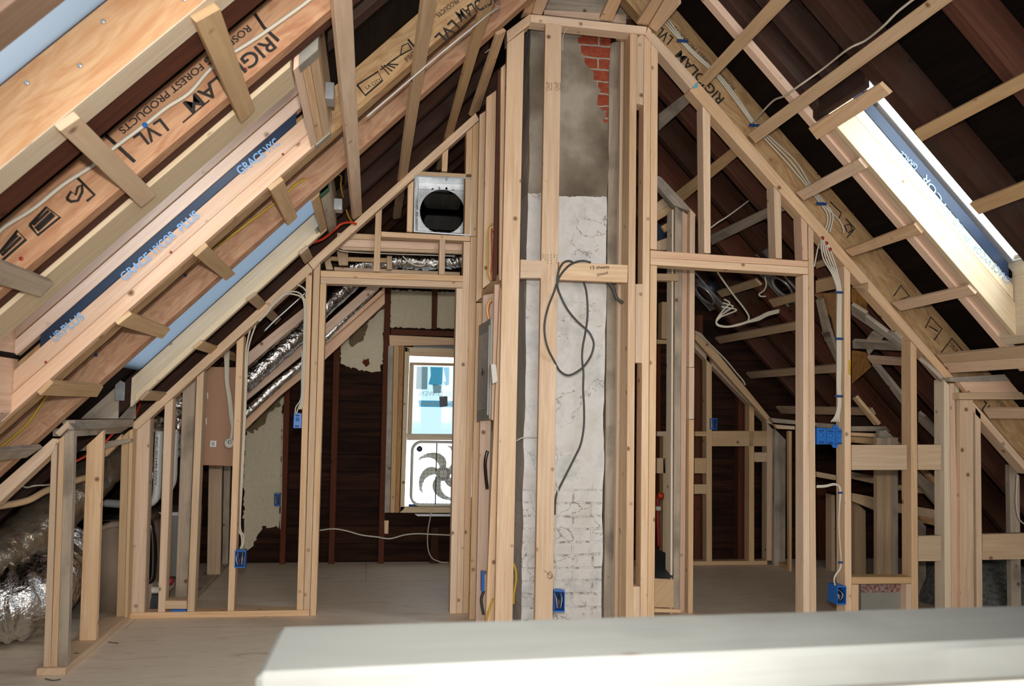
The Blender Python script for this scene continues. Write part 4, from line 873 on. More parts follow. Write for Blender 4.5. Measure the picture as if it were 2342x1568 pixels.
rs([(1837, 628), (1848.8, 628), (1852.5, 1400), (1837.6, 1400)], name='door_trimmer')
rs([(1849.2, 515), (1861, 528), (1867.4, 1400), (1853, 1400)])
rs([(1607, 242), (1624.8, 262), (1625.5, 579), (1611, 578)], fl=None)
rs([(1769.5, 425), (1786.5, 444), (1788.7, 591), (1774.6, 590)], fl=None)
rs([(1832, 495), (1846, 511), (1847.5, 595), (1836, 594)], 'pink', fl=None)
rs([(1931, 607), (1945, 623), (1948, 1396), (1933, 1396)])
rs([(2083, 779), (2096.5, 794), (2100.5, 1390), (2085.5, 1390)])
rs([(2159, 867), (2171.5, 881), (2176, 1388), (2161.5, 1388)], 'cream')
rs([(2172.5, 876), (2182.5, 876), (2196, 1388), (2176.8, 1388)], 'pink')
bd(rf_, 'blocking', ('Y', YC), [(1948.4, 1017), (2074.5, 1017), (2074.5, 1074.3), (1948.4, 1074.3)], .038, 'strap')
bd(rf_, 'blocking', ('Y', YC), [(2100, 1016.5), (2152.7, 1016.5), (2152.7, 1074), (2100, 1074)], .038, 'strap')
bd(rf_, 'blocking', ('Y', YC), [(2101, 1225.5), (2153.3, 1224.5), (2153.3, 1282.5), (2101, 1283)], .038, 'strap')
bd(rf_, 'blocking', ('Y', YC+.0), [(2247.8, 1221), (2350, 1219), (2350, 1278), (2247.8, 1280)], .038, 'strap')
# access hatch frame
bd(rf_, 'hatch_plate', ('Y', YC), [(1948.5, 1319), (2085, 1319), (2085, 1334), (1948.5, 1335)], .089, 'strap')
rs([(1948.5, 1336), (1964.5, 1336), (1964, 1400), (1948.5, 1400)], name='hatch_stud'); rs([(2073, 1335), (2085, 1335), (2085, 1400), (2072.5, 1400)], name='hatch_stud')
gd = bd(None, 'floor_duct', ('Y', YC+.05), [(1969.6, 1335), (2070, 1335), (2069, 1440), (1970, 1440)], .03, 'sheet'); tag(gd, 'grey duct panel with a strip of red printed foil tape in the small framed hatch', 'duct')
bd(gd, 'foil_tape', ('Y', YC+.047), [(1969.6, 1336), (2068, 1336), (2067, 1353), (1970, 1355)], .002, 'redtape', bev=0)
# corner posts where the knee wall begins
rk = thing('knee_wall_frame', 'knee wall posts and sloping plate at the right edge of the picture', 'wall frame', (4, YC, 0))
st(rk, [(2196.5, 914), (2226, 914), (2227.5, 1388), (2197, 1388)], YC-.03, 'new', .038, fl=0)
st(rk, [(2184, 876), (2194, 876), (2197, 1388), (2187, 1388)], YC+.02, 'cream', .038, fl=0)
st(rk, [(2230.5, 930), (2243, 946), (2247.5, 1388), (2234, 1388)], YC, 'new', .089, fl=0)
bd(rk, 'sloping_plate', ('Y', YC), [(2226, 918), (2352, 1064), (2352, 1084), (2226, 941)], .089, 'new')
st(rk, [(2309, 1062), (2332, 1088), (2336, 1388), (2314, 1388)], 4.62, 'grey', .038, fl=0)
solid(rk, 'top_plate', [un(q, ('Z', un((2184, 866), ('Y', YC)).z)) for q in ((2173, 861), (2350, 853))]+[un((2350, 868), ('Y', 3.6)), un((2173, 872), ('Y', YC))], Vector((0, 0, -.02)), 'new') if False else None
bd(rk, 'top_plate', ('Y', YC-.05), [(2173, 862.5), (2352, 852.5), (2352, 870), (2184, 873), (2173, 871)], .05, 'grey')
bd(rk, 'rim_board', ('Y', YC-.045), [(2194, 873), (2352, 869.5), (2352, 897), (2212, 897)], .04, 'pink')
bd(rk, 'rim_board', ('Y', YC-.06), [(2194.5, 897.5), (2352, 896), (2352, 913), (2194.5, 913)], .06, 'strap')
# ================================================================== NEAR LEFT KNEE WALL
XK = -1.251
kw = thing('knee_wall', 'low near-left stud wall with a weathered top plate in front of the silver ducts', 'wall frame', (XK-.05, 4.6, 0))
yk0 = un((152, 1540), ('Z', 0)).y
box(kw, 'bottom_plate', (XK-.115, yk0-.02, 0), (XK, 5.09, .03), 'new')
YK = yk0
zt = un((170, 958), ('Y', YK)).z
def kst(pts, Y, mat='new', d=.038, fl=.03, **k): return st(kw, pts, Y, mat, d, fl=fl, **k)
kst([(117, 1040), (131, 1005), (114.5, 1534), (98, 1534)], YK, 'strap', .038)
kst([(135, 1003), (147, 995), (130, 1534), (115, 1534)], YK, 'new', .038)
kst([(147.5, 992), (170, 983), (154, 1534), (131, 1534)], YK+.002, 'grey', .038)
o = kst([(198, 1018), (236, 983), (219, 1464), (181, 1464)], un((200, 1464), ('Z', .03)).y, 'new', .038)
kst([(278, 1000), (295, 984), (284, 1412), (266, 1412)], 5.02, 'strap', .038)
kst([(295.5, 984), (304, 980), (291, 1406), (284.5, 1406)], 5.0, 'strap', .08)
solid(kw, 'top_plate', [un((153, 960), ('Y', YK)), un((306, 958), ('Y', 5.06)), un((304, 976), ('Y', 5.06)), un((170, 982), ('Y', YK))], Vector((-.03, 0, 0)), 'grey')
solid(kw, 'top_plate', [un((170, 980), ('Y', YK+.04)), un((299, 975), ('Y', 5.04)), un((277, 990), ('Y', 5.04)), un((170, 998), ('Y', YK+.04))], Vector((-.09, 0, 0)), 'grey')
bd(kw, 'plate_end', ('Y', YK-.01), Q('T5', (490, 938), (608, 822), (620, 880), (530, 970)), .09, 'new')
bd(kw, 'sloping_plate', ('Y', YK), [(-12, 1118), (120, 1002), (137, 1004), (115, 1040), (-12, 1158)], .089, 'new')
bd(kw, 'sloping_plate', ('Y', 5.0), [(240, 1028), (278, 992), (278, 1008), (240, 1045)], .05, 'new')
bd(kw, 'sloping_plate', ('Y', 4.95), [(170, 1015), (300, 1003), (300, 1010), (240, 1026), (170, 1032)], .04, 'grey')
# ---- air ducts and equipment in the left eaves
rnd = random.Random(11)
def duct(name, lab, pts, r, mat, cat='duct', wr=.05, n=16, seg=26, parent=None, period=5):
    P = cr([un(q[:2], ('Y', q[2])) for q in pts], n); ph = [rnd.uniform(0, 6) for _ in range(seg)]
    def rf(i, k):
        p = P[i]; return 1+wr*math.sin(i*2*math.pi/period+ph[k]*.35)*.5+noise.noise(Vector((i*.31, math.cos(k*2*math.pi/seg)*2, math.sin(k*2*math.pi/seg)*2)))*wr*2.2+noise.noise(Vector((i*.9, k*.9, 3)))*wr
    o = tube(parent, name, P, r, mat, seg=seg, rf=rf, straight=True)
    if parent is None: tag(o, lab, cat)
    return o
duct('foil_duct', 'large crumpled silver foil duct rising to the right behind the near-left knee wall', [(-90, 1330, 4.6), (30, 1255, 4.75), (130, 1165, 4.95), (215, 1085, 5.2), (285, 1015, 5.45), (350, 960, 5.7), (395, 905, 5.95)], .125, 'foilmesh', wr=.05)
duct('foil_duct', 'bulging silver foil duct lying on the floor at the lower left edge', [(-120, 1420, 4.50), (0, 1385, 4.55), (60, 1370, 4.62), (100, 1335, 4.8), (118, 1290, 5.0), (125, 1250, 5.1)], .175, 'foil', wr=.07)
duct('foil_duct', 'crinkled silver foil duct between the two left partition studs', [(345, 1130, 5.7), (362, 1060, 5.65), (388, 1000, 5.6), (400, 930, 5.6), (408, 900, 5.6)], .085, 'foil', wr=.12)
duct('foil_duct', 'bright silver foil duct running up the far left slope behind the pinkish joists', [(556, 880, 5.62), (600, 840, 5.66), (650, 795, 5.7), (700, 750, 5.75), (745, 700, 5.8), (800, 650, 5.86), (850, 598, 5.9)], .055, 'foil', wr=.05, n=10)
duct('foil_duct', 'thin greenish silver duct below the pinkish joist seen through the doorway', [(556, 950, 6.0), (640, 872, 6.0), (690, 830, 6.02), (745, 770, 6.02), (800, 715, 6.02), (860, 655, 6.02)], .028, 'foil', wr=.06, seg=14)
duct('foil_duct', 'shiny foil wrapped duct above the dropped ceiling frame', [(800, 612, 5.8), (850, 600, 5.8), (910, 596, 5.8), (980, 600, 5.8), (1040, 596, 5.8), (1075, 590, 5.8)], .05, 'foil', wr=.15, seg=18)
ja = un((265, 1300), ('Y', 5.55)); hv = []
bm = bmesh.new(); pa = [un(q, ('Y', 5.22)) for q in ((212, 1218), (232, 1202), (262, 1195), (300, 1196), (335, 1205), (345, 1225), (344, 1380), (335, 1412), (212, 1412))]
prism_bm(bm, pa, Vector((-.12, .95, 0))); bmesh.ops.recalc_face_normals(bm, faces=bm.faces[:]); bmesh.ops.bevel(bm, geom=bm.edges[:], offset=.03, segments=3, affect='EDGES', clamp_overlap=True); bmesh.ops.subdivide_edges(bm, edges=bm.edges[:], cuts=1)
me = bpy.data.meshes.new('air_handler'); bm.to_mesh(me); bm.free(); smooth(me)
ah = link('air_handler_jacket', me, 'insul'); tag(ah, 'tan insulated air handler cover standing behind the near-left knee wall', 'air handler')
ac = box(None, 'air_handler', (un((286, 1200), ('Y', 6.05)).x, 6.05, .05), (un((432, 1200), ('Y', 6.05)).x, 6.5, un((350, 1172), ('Y', 6.05)).z), 'sheet'); tag(ac, 'pale metal air handler casing with a bright top edge behind the left partition', 'air handler')
box(ac, 'top_edge', (un((286, 1200), ('Y', 6.05)).x, 6.03, un((350, 1178), ('Y', 6.05)).z), (un((410, 1200), ('Y', 6.05)).x, 6.05, un((350, 1170), ('Y', 6.05)).z), 'paintwhite')
cable(None, 'black_hose', 'P', [(150, 1192, 5.3), (210, 1184, 5.26), (280, 1180, 5.22), (325, 1183, 5.22), (343, 1198, 5.22), (349, 1230, 5.22), (350, 1290, 5.22), (346, 1322, 5.22), (330, 1330, 5.22)], 'black', .022); tag(COL.objects[-1], 'thick black hose bending over the tan air handler cover', 'hose')
pp = cable(None, 'pvc_pipe', 'P', [(364, 985, 5.35), (361, 1060, 5.35), (358, 1125, 5.35), (350, 1145, 5.35), (330, 1153, 5.36), (290, 1153, 5.4), (240, 1150, 5.5)], 'pvc', .024); tag(pp, 'white drain pipe with an elbow behind the left corner stud', 'pipe')
text(pp, 'PVC SCH40 DWV', ('Y', 5.322), (357, 1000), (354, 1110), 5, 'greydark', 'printed_lettering')
p2 = cable(None, 'pvc_pipe', 'P', [(403, 985, 5.5), (400, 1050, 5.5), (398, 1095, 5.5), (392, 1112, 5.5), (385, 1125, 5.5)], 'pvc', .017); tag(p2, 'thinner white pipe just right of the narrow partition stud', 'pipe')
bdn = un((375, 1335), ('Y', 5.35))
vv = thing('shutoff_valve', 'red and white valve low behind the left partition', 'valve', bdn); lathe(vv, 'valve_body', bdn-Vector((.03, 0, 0)), (1, 0, 0), [(0, .02), (.03, .03), (.07, .02)], 'whitepl'); lathe(vv, 'handle', bdn+Vector((.035, -.02, .02)), (0, -1, 0), [(0, .02), (.012, .025), (.02, .012)], 'red')
v3 = thing('condensate_pump', 'dark grey pump with a white lid low behind the left partition', 'pump', un((352, 1380), ('Y', 5.3))); pz = un((352, 1380), ('Y', 5.3))
box(v3, 'body', (pz.x-.04, 5.27, 0.0), (pz.x+.06, 5.42, .10), 'greydark', bev=.01); box(v3, 'lid', (pz.x-.05, 5.26, .10), (pz.x+.08, 5.44, .135), 'whitepl', bev=.008)
for pts, lab in (([(-20, 1160, 4.35), (60, 1145, 4.4), (110, 1120, 4.5), (200, 1090, 4.7)], 'lower tan hose at the left edge under the diagonal plate'),):
    o = cable(None, 'tan_hose', 'P', pts, 'strap', .016); tag(o, lab, 'hose')
o = cable(None, 'orange_tube', 'P', [(120, 1075, 4.75), (160, 1060, 4.75), (200, 1040, 4.76), (240, 1010, 4.8), (260, 990, 4.9), (300, 965, 5.2), (318, 930, 5.3), (328, 900, 5.35)], 'wireo', .006); tag(o, 'thin orange-red tube below the near-left knee wall plate', 'tube')
o = cable(None, 'white_cable', 'P', [(45, 1107, 4.5), (60, 1114, 4.5), (80, 1110, 4.5), (110, 1108, 4.6), (170, 1100, 4.8)], 'wirew', .004); tag(o, 'thin white wire low at the left edge behind the diagonal plate', 'cable')

# ================================================================== FOREGROUND HALF WALL
zc_ = EYE.z-.225
def Z(q): return un(q, ('Z', zc_))
A, B_, C_, D_ = Z((640, 1431)), Z((2342, 1382)), Z((2342, 1462)), Z((584, 1540))
hw = thing('half_wall', 'blurred bright half wall with a pale cap across the bottom of the picture', 'half wall', ((A.x+B_.x)/2, A.y, 0))
far_d = (B_-A).normalized(); near_d = (C_-D_).normalized()
B2 = A+far_d*1.6; C2 = D_+near_d*1.5
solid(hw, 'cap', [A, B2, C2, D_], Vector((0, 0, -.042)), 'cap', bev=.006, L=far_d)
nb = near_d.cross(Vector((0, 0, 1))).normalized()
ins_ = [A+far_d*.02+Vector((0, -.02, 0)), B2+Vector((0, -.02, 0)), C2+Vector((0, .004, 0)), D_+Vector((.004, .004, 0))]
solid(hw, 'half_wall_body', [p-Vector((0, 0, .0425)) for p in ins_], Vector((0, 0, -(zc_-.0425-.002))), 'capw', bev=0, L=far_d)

# ================================================================== RIGHT REAR ROOM
c2 = thing('closet_frame', 'grouped studs and short sloping plate behind the right doorway', 'wall frame', un((1560, 1395), ('Y', 5.0)))
def c2s(pts, Y=5.0, mat='new', d=.038, fl=0, **k): return st(c2, pts, Y, mat, d, fl=fl, **k)
c2s([(1537, 480), (1541, 478), (1538, 1396), (1533, 1396)], 5.0, 'cream', .089); c2s([(1544, 470), (1560, 485), (1554, 1396), (1540, 1396)], 5.02, 'grey')
c2s([(1560.5, 482), (1573, 490), (1566, 1396), (1554.5, 1396)], 5.04, 'pink'); c2s([(1573.5, 490), (1578, 494), (1575, 1396), (1566.5, 1396)], 5.05, 'grey')
c2s([(1578.5, 480), (1590, 492), (1588, 839), (1576, 839)], 5.0, 'new', fl=None); c2s([(1576, 840), (1588.5, 840), (1587.5, 958), (1575.5, 958)], 5.0, 'new', fl=None, name='stud_piece'); c2s([(1575.5, 959), (1587.5, 959), (1585, 1392), (1574, 1392)], 5.0, 'new')
bd(c2, 'sloping_plate', ('Y', 5.0), Q('T11', (90, 80), (130, 100), (385, 375), (385, 400), (240, 350), (90, 170)), .06, 'grey')
bd(c2, 'sloping_plate', ('Y', 5.1), Q('T11', (380, 370), (435, 430), (435, 450), (385, 400)), .06, 'new')
for p in (((90, 325), (240, 215), (240, 330), (90, 410)), ((90, 410), (235, 335), (240, 400), (90, 490)), ((130, 535), (235, 475), (235, 530), (165, 590))): bd(c2, 'block', ('Y', 5.2), Q('T11', *p), .03, 'strap')
bd(c2, 'crosspiece', ('Y', 4.98), Q('T11', (90, 960), (285, 965), (285, 1028), (90, 1020)), .06, 'strap')
bd(c2, 'membrane', ('Y', 5.25), Q('T11', (92, 500), (180, 600), (150, 650), (92, 660)), .01, 'tape')
bd(c2, 'block', ('Y', 5.3), Q('T11', (92, 670), (180, 640), (190, 750), (92, 750)), .03, 'new')
tr = thing('plywood_box', 'grey sheet over a plywood box low at the left of the right doorway', 'box', un((1520, 1390), ('Y', 4.98)))
bd(tr, 'plywood_front', ('Y', 4.98), Q('T10', (1755, 870), (1925, 880), (1925, 1135), (1752, 1130)), .4, 'strap'); bd(tr, 'base_board', ('Y', 4.96), Q('T10', (1752, 1140), (1990, 1150), (1990, 1180), (1752, 1175)), .02, 'new')
solid(tr, 'sheet', [un(q, ('Y', y)) for q, y in (((1500, 1322), 4.96), ((1539, 1321), 4.96), ((1538, 1266), 5.3), ((1524, 1265), 5.35), ((1500, 1252), 5.4))], Vector((0, .02, .0)), 'greydark')
r2 = thing('partition_frame', 'distant stud partition with sloping plate at the back of the right room', 'wall frame', un((1680, 1277), ('Y', 6.7)))
Y2 = 6.6
def r2s(pts, mat='strap', Y=Y2, d=.089, fl=.03, **k): return st(r2, pts, Y, mat, d, fl=fl, **k)
bd(r2, 'top_plate', ('Y', Y2), [(1589, 779), (1596, 772), (1771, 972), (1755, 967), (1589, 795)], .089, 'new')
r2s([(1615.5, 797), (1628, 812), (1628.5, 1277), (1616, 1277)]); r2s([(1714, 915), (1725, 928), (1725, 1275), (1713, 1275)]); r2s([(1754, 966), (1771, 985), (1770, 1275), (1753.5, 1275)])
r2s([(1772, 980), (1797, 1005), (1796, 1275), (1770.5, 1275)], 'grey', Y2-.05, .038, fl=0)
r2s([(1804, 985), (1811, 985), (1811, 1290), (1806, 1290)], 'strap', 6.3, .038, fl=0)
r2s([(1517, 996), (1530, 996), (1531, 1265), (1516, 1265)]); r2s([(1514, 690), (1527, 690), (1527, 775), (1513, 774)], fl=None)
for p in ([(1628.5, 985), (1754, 985), (1754, 1020), (1628.5, 1020)], [(1725.5, 1034), (1753.5, 1034), (1753.5, 1056), (1725.5, 1056)], [(1590, 986), (1615.5, 986), (1615.5, 997), (1590, 997)], [(1589, 1047), (1615.5, 1047), (1615.5, 1082), (1589, 1082)], [(1588, 1107), (1615.5, 1107), (1615.5, 1129), (1588, 1129)],
          [(1503, 986), (1534, 986), (1534, 997), (1503, 997)], [(1503, 1047), (1534, 1047), (1534, 1082), (1503, 1082)], [(1503, 776), (1536, 777), (1536, 786), (1503, 786)]):
    bd(r2, 'blocking', ('Y', Y2), p, .038, 'strap')
box(r2, 'bottom_plate', (un((1585, 1277), ('Y', Y2)).x, Y2, 0), (un((1755, 1277), ('Y', Y2)).x, Y2+.089, .03), 'strap')
solid(r2, 'side_plate', [un(q, ('Z', .03)) for q in ((1770, 1272), (1814, 1290), (1806, 1296), (1762, 1276))], Vector((0, 0, -.03)), 'strap')
bd(r2, 'sloping_board', ('Y', 6.45), [(1590, 755), (1605, 762), (1762, 955), (1755, 962), (1590, 776)], .04, 'strap')
# rear right knee wall, plates and angled pieces
k2 = thing('knee_wall', 'dim knee wall framing with plates and angled cuts beyond the right partition', 'wall frame', un((2030, 1315), ('Y', 5.3)))
def k2b(pts, Y, mat='grey', d=.038, nm='board'): return bd(k2, nm, ('Y', Y), pts, d, mat)
for xx in ((2005.5, 2025), (2025.5, 2039), (2039.5, 2054)): st(k2, [(xx[0], 1000), (xx[1], 1000), (xx[1]+.5, 1311), (xx[0]+.5, 1311)], 5.35, 'grey' if xx[0] > 2030 else 'strap', .04, fl=0)
st(k2, [(2018, 1000), (2030, 1000), (2030, 1017), (2018, 1017)], 5.34, 'grey')
k2b(Q('T13', (415, 840), (720, 840), (765, 890), (740, 885), (415, 885)), 5.5); k2b(Q('T13', (415, 895), (660, 905), (660, 940), (415, 925)), 5.5, 'new'); k2b(Q('T13', (415, 930), (650, 945), (650, 1005), (415, 985)), 5.6, 'strap')
k2b(Q('T13', (660, 880), (725, 875), (860, 1000), (770, 1005), (725, 950), (660, 950)), 5.4, 'grey')
k2b([(1762, 955), (1868, 966), (1868, 974), (1770, 966)], 6.0); k2b([(1868, 966), (1912, 970), (1912, 980), (1868, 976)], 6.0)
k2b([(1771, 970), (1818, 974), (1818, 982), (1778, 980)], 6.05, 'new'); k2b([(1948, 1072+6), (2010, 1090), (2010, 1108), (1948, 1094)], 5.9, 'strap'); k2b([(1868, 1078), (1912, 1086), (1912, 1098), (1868, 1090)], 5.9, 'strap')
k2b([(2054, 1108), (2130, 1118), (2150, 1133), (2054, 1121)], 5.9, 'strap'); k2b([(1950, 1127), (2006, 1138), (2006, 1168), (1950, 1146)], 5.6, 'strap'); k2b([(2054, 1150), (2153, 1168), (2153, 1188), (2054, 1172)], 5.6, 'strap'); k2b([(2100, 1178), (2153, 1188), (2153, 1205), (2110, 1195)], 5.55, 'osb')
st(k2, [(1956, 1146), (1980, 1168), (1981, 1288), (1956, 1288)], 5.9, 'strap', fl=0); st(k2, [(1902, 1130), (1910, 1132), (1911, 1268), (1902, 1268)], 6.3, 'strap', fl=0)
st(k2, [(2101, 1185), (2118, 1203), (2118, 1345), (2101, 1345)], 5.2, 'grey', fl=0)
k2b([(2101, 1070+8), (2153, 1125), (2153, 1165), (2101, 1105)], 5.0, 'grey'); k2b([(2108, 1070), (2122, 1074), (2153, 1108), (2153, 1125)], 5.05, 'strap')
rb = thing('dormer_framing', 'dim angled lumber with an orange plywood gusset beyond the right partition', 'framing', un((1950, 800), ('Y', 5.6)))
def rbb(pts, Y, mat='grey', nm='board'):
    if nm == 'gusset': return bd(rb, nm, ('R', -.02), pts, .015, mat)
    return bd(rb, nm, ('R', -.045-(6-Y)*.03), pts, .022, mat)
rbb(Q('T13', (415, 170), (530, 190), (580, 320), (415, 465)), 5.7, 'osb', 'gusset'); rbb(Q('T12', (1500, -340), (1700, -350), (1690, -100), (1690, 60), (1650, -130)), 5.75, 'osb', 'gusset')
rbb(Q('T12', (1560, 0), (1640, -10), (1700, 200), (1700, 285)), 5.6, 'grey'); rbb(Q('T11', (1510, 1200), (1560, 1200), (1660, 1568), (1590, 1568)), 5.6, 'grey')
rbb(Q('T13', (420, 75), (860, 100), (860, 165), (425, 145)), 5.5); rbb(Q('T13', (550, 220), (860, 245), (860, 298), (600, 285)), 5.6, 'pink')
rbb(Q('T13', (530, 80), (590, 0), (700, 45), (560, 215)), 5.8, 'grey'); rbb(Q('T13', (640, 0), (800, 0), (860, 60), (860, 145)), 5.4, 'grey')
rbb(Q('T13', (595, 290), (640, 290), (860, 560), (860, 640)), 5.65, 'grey'); rbb(Q('T13', (1010, 720), (1060, 760), (1210, 930), (1210, 1000), (1010, 800)), 5.2, 'grey')
rbb(Q('T13', (420, 590), (450, 580), (660, 830), (610, 830)), 5.75, 'new'); rbb(Q('T13', (1010, 240), (1090, 300), (1215, 420), (1215, 450), (1080, 320)), 4.6, 'grey')
rbb(Q('T11', (1510, 1030), (1690, 990), (1690, 1100), (1510, 1140)), 5.2, 'strap'); rbb(Q('T11', (1830, 1090), (1960, 1060), (1960, 1130), (1940, 1100)), 5.0, 'strap')
rbb(Q('T11', (1830, 1240), (1960, 1320), (1960, 1400), (1830, 1300)), 5.3, 'grey'); rbb(Q('T11', (1830, 1100), (1960, 1180), (1960, 1300), (1830, 1220)), 5.6, 'osb', 'gusset')
rbb(Q('T13', (415, -240+0), (860, 100), (860, 150), (415, -160)), 5.35, 'grey')
lf = thing('loose_insulation', 'grey loose insulation in the eaves at the far right', 'insulation', un((2270, 1360), ('Z', .02)))
bm = bmesh.new(); bmesh.ops.create_icosphere(bm, subdivisions=4, radius=1)
for v in bm.verts: v.co = Vector((v.co.x*.42, v.co.y*.5, max(-.0, v.co.z)*.30+noise.noise(v.co*3)*.03))*1.0+Vector((3.9, 5.25, .01))
bmesh.ops.recalc_face_normals(bm, faces=bm.faces[:]); me = bpy.data.meshes.new('insulation'); bm.to_mesh(me); bm.free(); link('fill', me, 'loose', lf); lf['kind'] = 'stuff'

# ================================================================== RECESSED LIGHTS
def can(px, py, off, lab, s=1.0):
    c_ = un((px, py), ('R', off)); t = thing('recessed_light', lab, 'light fixture', c_); N_ = NR
    u = Vector((1, 0, MR)).normalized(); v = Vector((0, 1, 0))
    solid(t, 'mounting_plate', [c_-u*.11*s-v*.09*s, c_+u*.12*s-v*.09*s, c_+u*.12*s+v*.11*s, c_-u*.11*s+v*.11*s], N_*.003, 'galv')
    lathe(t, 'trim_ring', c_-N_*.002, N_, [(0, .085*s), (-.012, .085*s), (-.012, .068*s), (0, .066*s)], 'galv', 28)
    lathe(t, 'housing', c_+N_*.004, N_, [(0, .066*s), (.10, .066*s), (.11, .05*s)], 'greydark', 28)
    lathe(t, 'lamp_well', c_-N_*.004, N_, [(-.001, .060*s), (-.0012, .058*s)], 'black', 28)
    b0 = c_+u*.15*s; solid(t, 'junction_box', [b0-u*.03-v*.05, b0+u*.03-v*.05, b0+u*.03+v*.04, b0-u*.03+v*.04], N_*.06, 'galv')
    for w in (-.10, .12):
        solid(t, 'hanger_bar', [c_+v*w*s-u*.2, c_+v*w*s+u*.16, c_+v*(w+.012)*s+u*.16, c_+v*(w+.012)*s-u*.2], N_*.012, 'galv')
can(1612, 672, .06, 'round recessed light housing on the left side of the right doorway', 1.3)
can(1790, 655, .06, 'recessed light housing partly hidden by the right door post', 1.15)
bd(None, 'junction_box', ('R', .06), [(1724, 584), (1757, 568), (1757, 590), (1740, 590)], .05, 'galv'); tag(COL.objects[-1], 'grey metal electrical box just above the right door header', 'electrical box')
for px, py, lab in ((745, 215, 'small bent metal box between the header and the long strapping board'), (770, 470, 'small bent metal box right of the green-marked block')):
    c_ = un((px, py), ('L', .05)); t = box(None, 'metal_box', c_-Vector((.035, .04, .03)), c_+Vector((.03, .04, .03)), 'galv'); t.data.transform(Matrix.Identity(4)); tag(t, lab, 'electrical box')

# ================================================================== ELECTRICAL BOXES
def obox(lab, pts, Y, d=.06, wires=3, face=True, mat='blue'):
    P = [un(q, ('Y', Y)) for q in pts]; c_ = sum(P, Vector())/4; t = thing('outlet_box', lab, 'electrical box', c_)
    Pi = [p.lerp(c_, .13) for p in P]; bm = bmesh.new(); R = [[bm.verts.new(p+Vector((0, dy, 0))) for p in r] for r, dy in ((P, 0), (P, d), (Pi, 0), (Pi, d*.9))]
    for i in range(4):
        j = (i+1) % 4; bm.faces.new((R[0][i], R[0][j], R[1][j], R[1][i])); bm.faces.new((R[0][i], R[0][j], R[2][j], R[2][i])); bm.faces.new((R[2][i], R[2][j], R[3][j], R[3][i]))
    bm.faces.new(R[1]); bm.faces.new(R[3]); bmesh.ops.recalc_face_normals(bm, faces=bm.faces[:]); me = bpy.data.meshes.new('shell'); bm.to_mesh(me); bm.free(); link('shell', me, mat, t)
    solid(t, 'box_back', [p+Vector((0, d*.8, 0)) for p in [q.lerp(c_, .1) for q in Pi]], Vector((0, .002, 0)), 'darkblue', bev=0)
    w = (P[1]-P[0]).length; h = (P[0]-P[3]).length; r_ = random.Random(len(lab)+wires)
    for k in range(wires):
        x = -.3+.6*k/max(1, wires-1); a = c_+Vector((x*w, d*.7, h*.3)); b_ = c_+Vector((x*w+r_.uniform(-.1, .1)*w, .004, r_.uniform(-.05, .1)*h)); e = c_+Vector((x*w*.6+r_.uniform(-.1, .1)*w, d*.2, -h*.33))
        tube(t, 'wire_end', [a, b_, e], .0022, ['wirew', 'copper', 'black'][k % 3], seg=6)
    return t
obox('blue outlet box with folded wires low on the second partition stud from the door', [(537.5, 1258), (562, 1258), (560, 1298), (536, 1298)], 5.08, wires=5)
obox('blue outlet box on the middle stud in front of the white chimney', [(1267, 1349), (1292, 1351), (1291.5, 1399), (1266, 1399)], YC, wires=4)
obox('open blue outlet box with bare wires beside the small framed hatch', [(1916, 1340), (1936, 1340), (1935, 1382), (1914, 1382)], YC-.02, .10, wires=6)
bd(COL.objects['outlet_box.002'] if 'outlet_box.002' in COL.objects else None, 'barcode_sticker', ('Y', YC-.021), [(1898, 1349), (1904, 1349), (1904, 1366), (1898, 1366)], .001, 'label', bev=0) if False else None
obox('small dark blue box on the stud of the distant right partition', [(1625, 956), (1641, 956), (1640, 982), (1625, 982)], Y2-.02, wires=2)
obox('blue box with crossed white cables on the old gable stud', [(627, 1128), (641, 1128), (641, 1157), (627, 1157)], 6.72, wires=2)
def cbox(lab, pts, Y, tabs=1, ears=True):
    P = [un(q, ('Y', Y)) for q in pts]; c_ = sum(P, Vector())/4; t = thing('switch_box', lab, 'electrical box', c_)
    solid(t, 'back', P, Vector((0, .05, 0)), 'blue', bev=.003); w = (P[1]-P[0]); n = tabs
    for k in range(n):
        q = P[0]+w*((k+.5)/n); h = (P[3]-P[0])
        lathe(t, 'knockout', q+h*.42+Vector((0, -.001, 0)), (0, -1, 0), [(0, .011), (.003, .009)], 'blue', 14)
        for f in (.12, .80): solid(t, 'knockout_slot', [q-w*(.28/n)+h*f, q+w*(.22/n)+h*f, q+w*(.22/n)+h*(f+.1), q-w*(.28/n)+h*(f+.1)], Vector((0, -.002, 0)), 'darkblue', bev=0)
        if k: solid(t, 'seam', [P[0]+w*(k/n)-w*.006, P[0]+w*(k/n)+w*.006, P[0]+w*(k/n)+w*.006+h, P[0]+w*(k/n)-w*.006+h], Vector((0, -.002, 0)), 'darkblue', bev=0)
    if ears:
        for a, b_, s_ in ((P[0], P[1], .02), (P[3], P[2], -.02)):
            m0 = a.lerp(b_, .68); solid(t, 'ear', [m0-Vector((.02, 0, 0)), m0+Vector((.02, 0, 0)), m0+Vector((.012, 0, s_)), m0+Vector((-.008, 0, s_))], Vector((0, .01, 0)), 'blue')
    return t
cbox('blue switch box on the left door post with white cables entering from above', [(672, 943), (690.5, 944), (690.5, 979), (670, 979)], 5.12, 1, False)
cbox('wide bright blue three-gang switch box between the right door post and next stud', [(1868.5, 977), (1932, 981), (1929, 1015), (1868.5, 1016)], 4.43, 3)
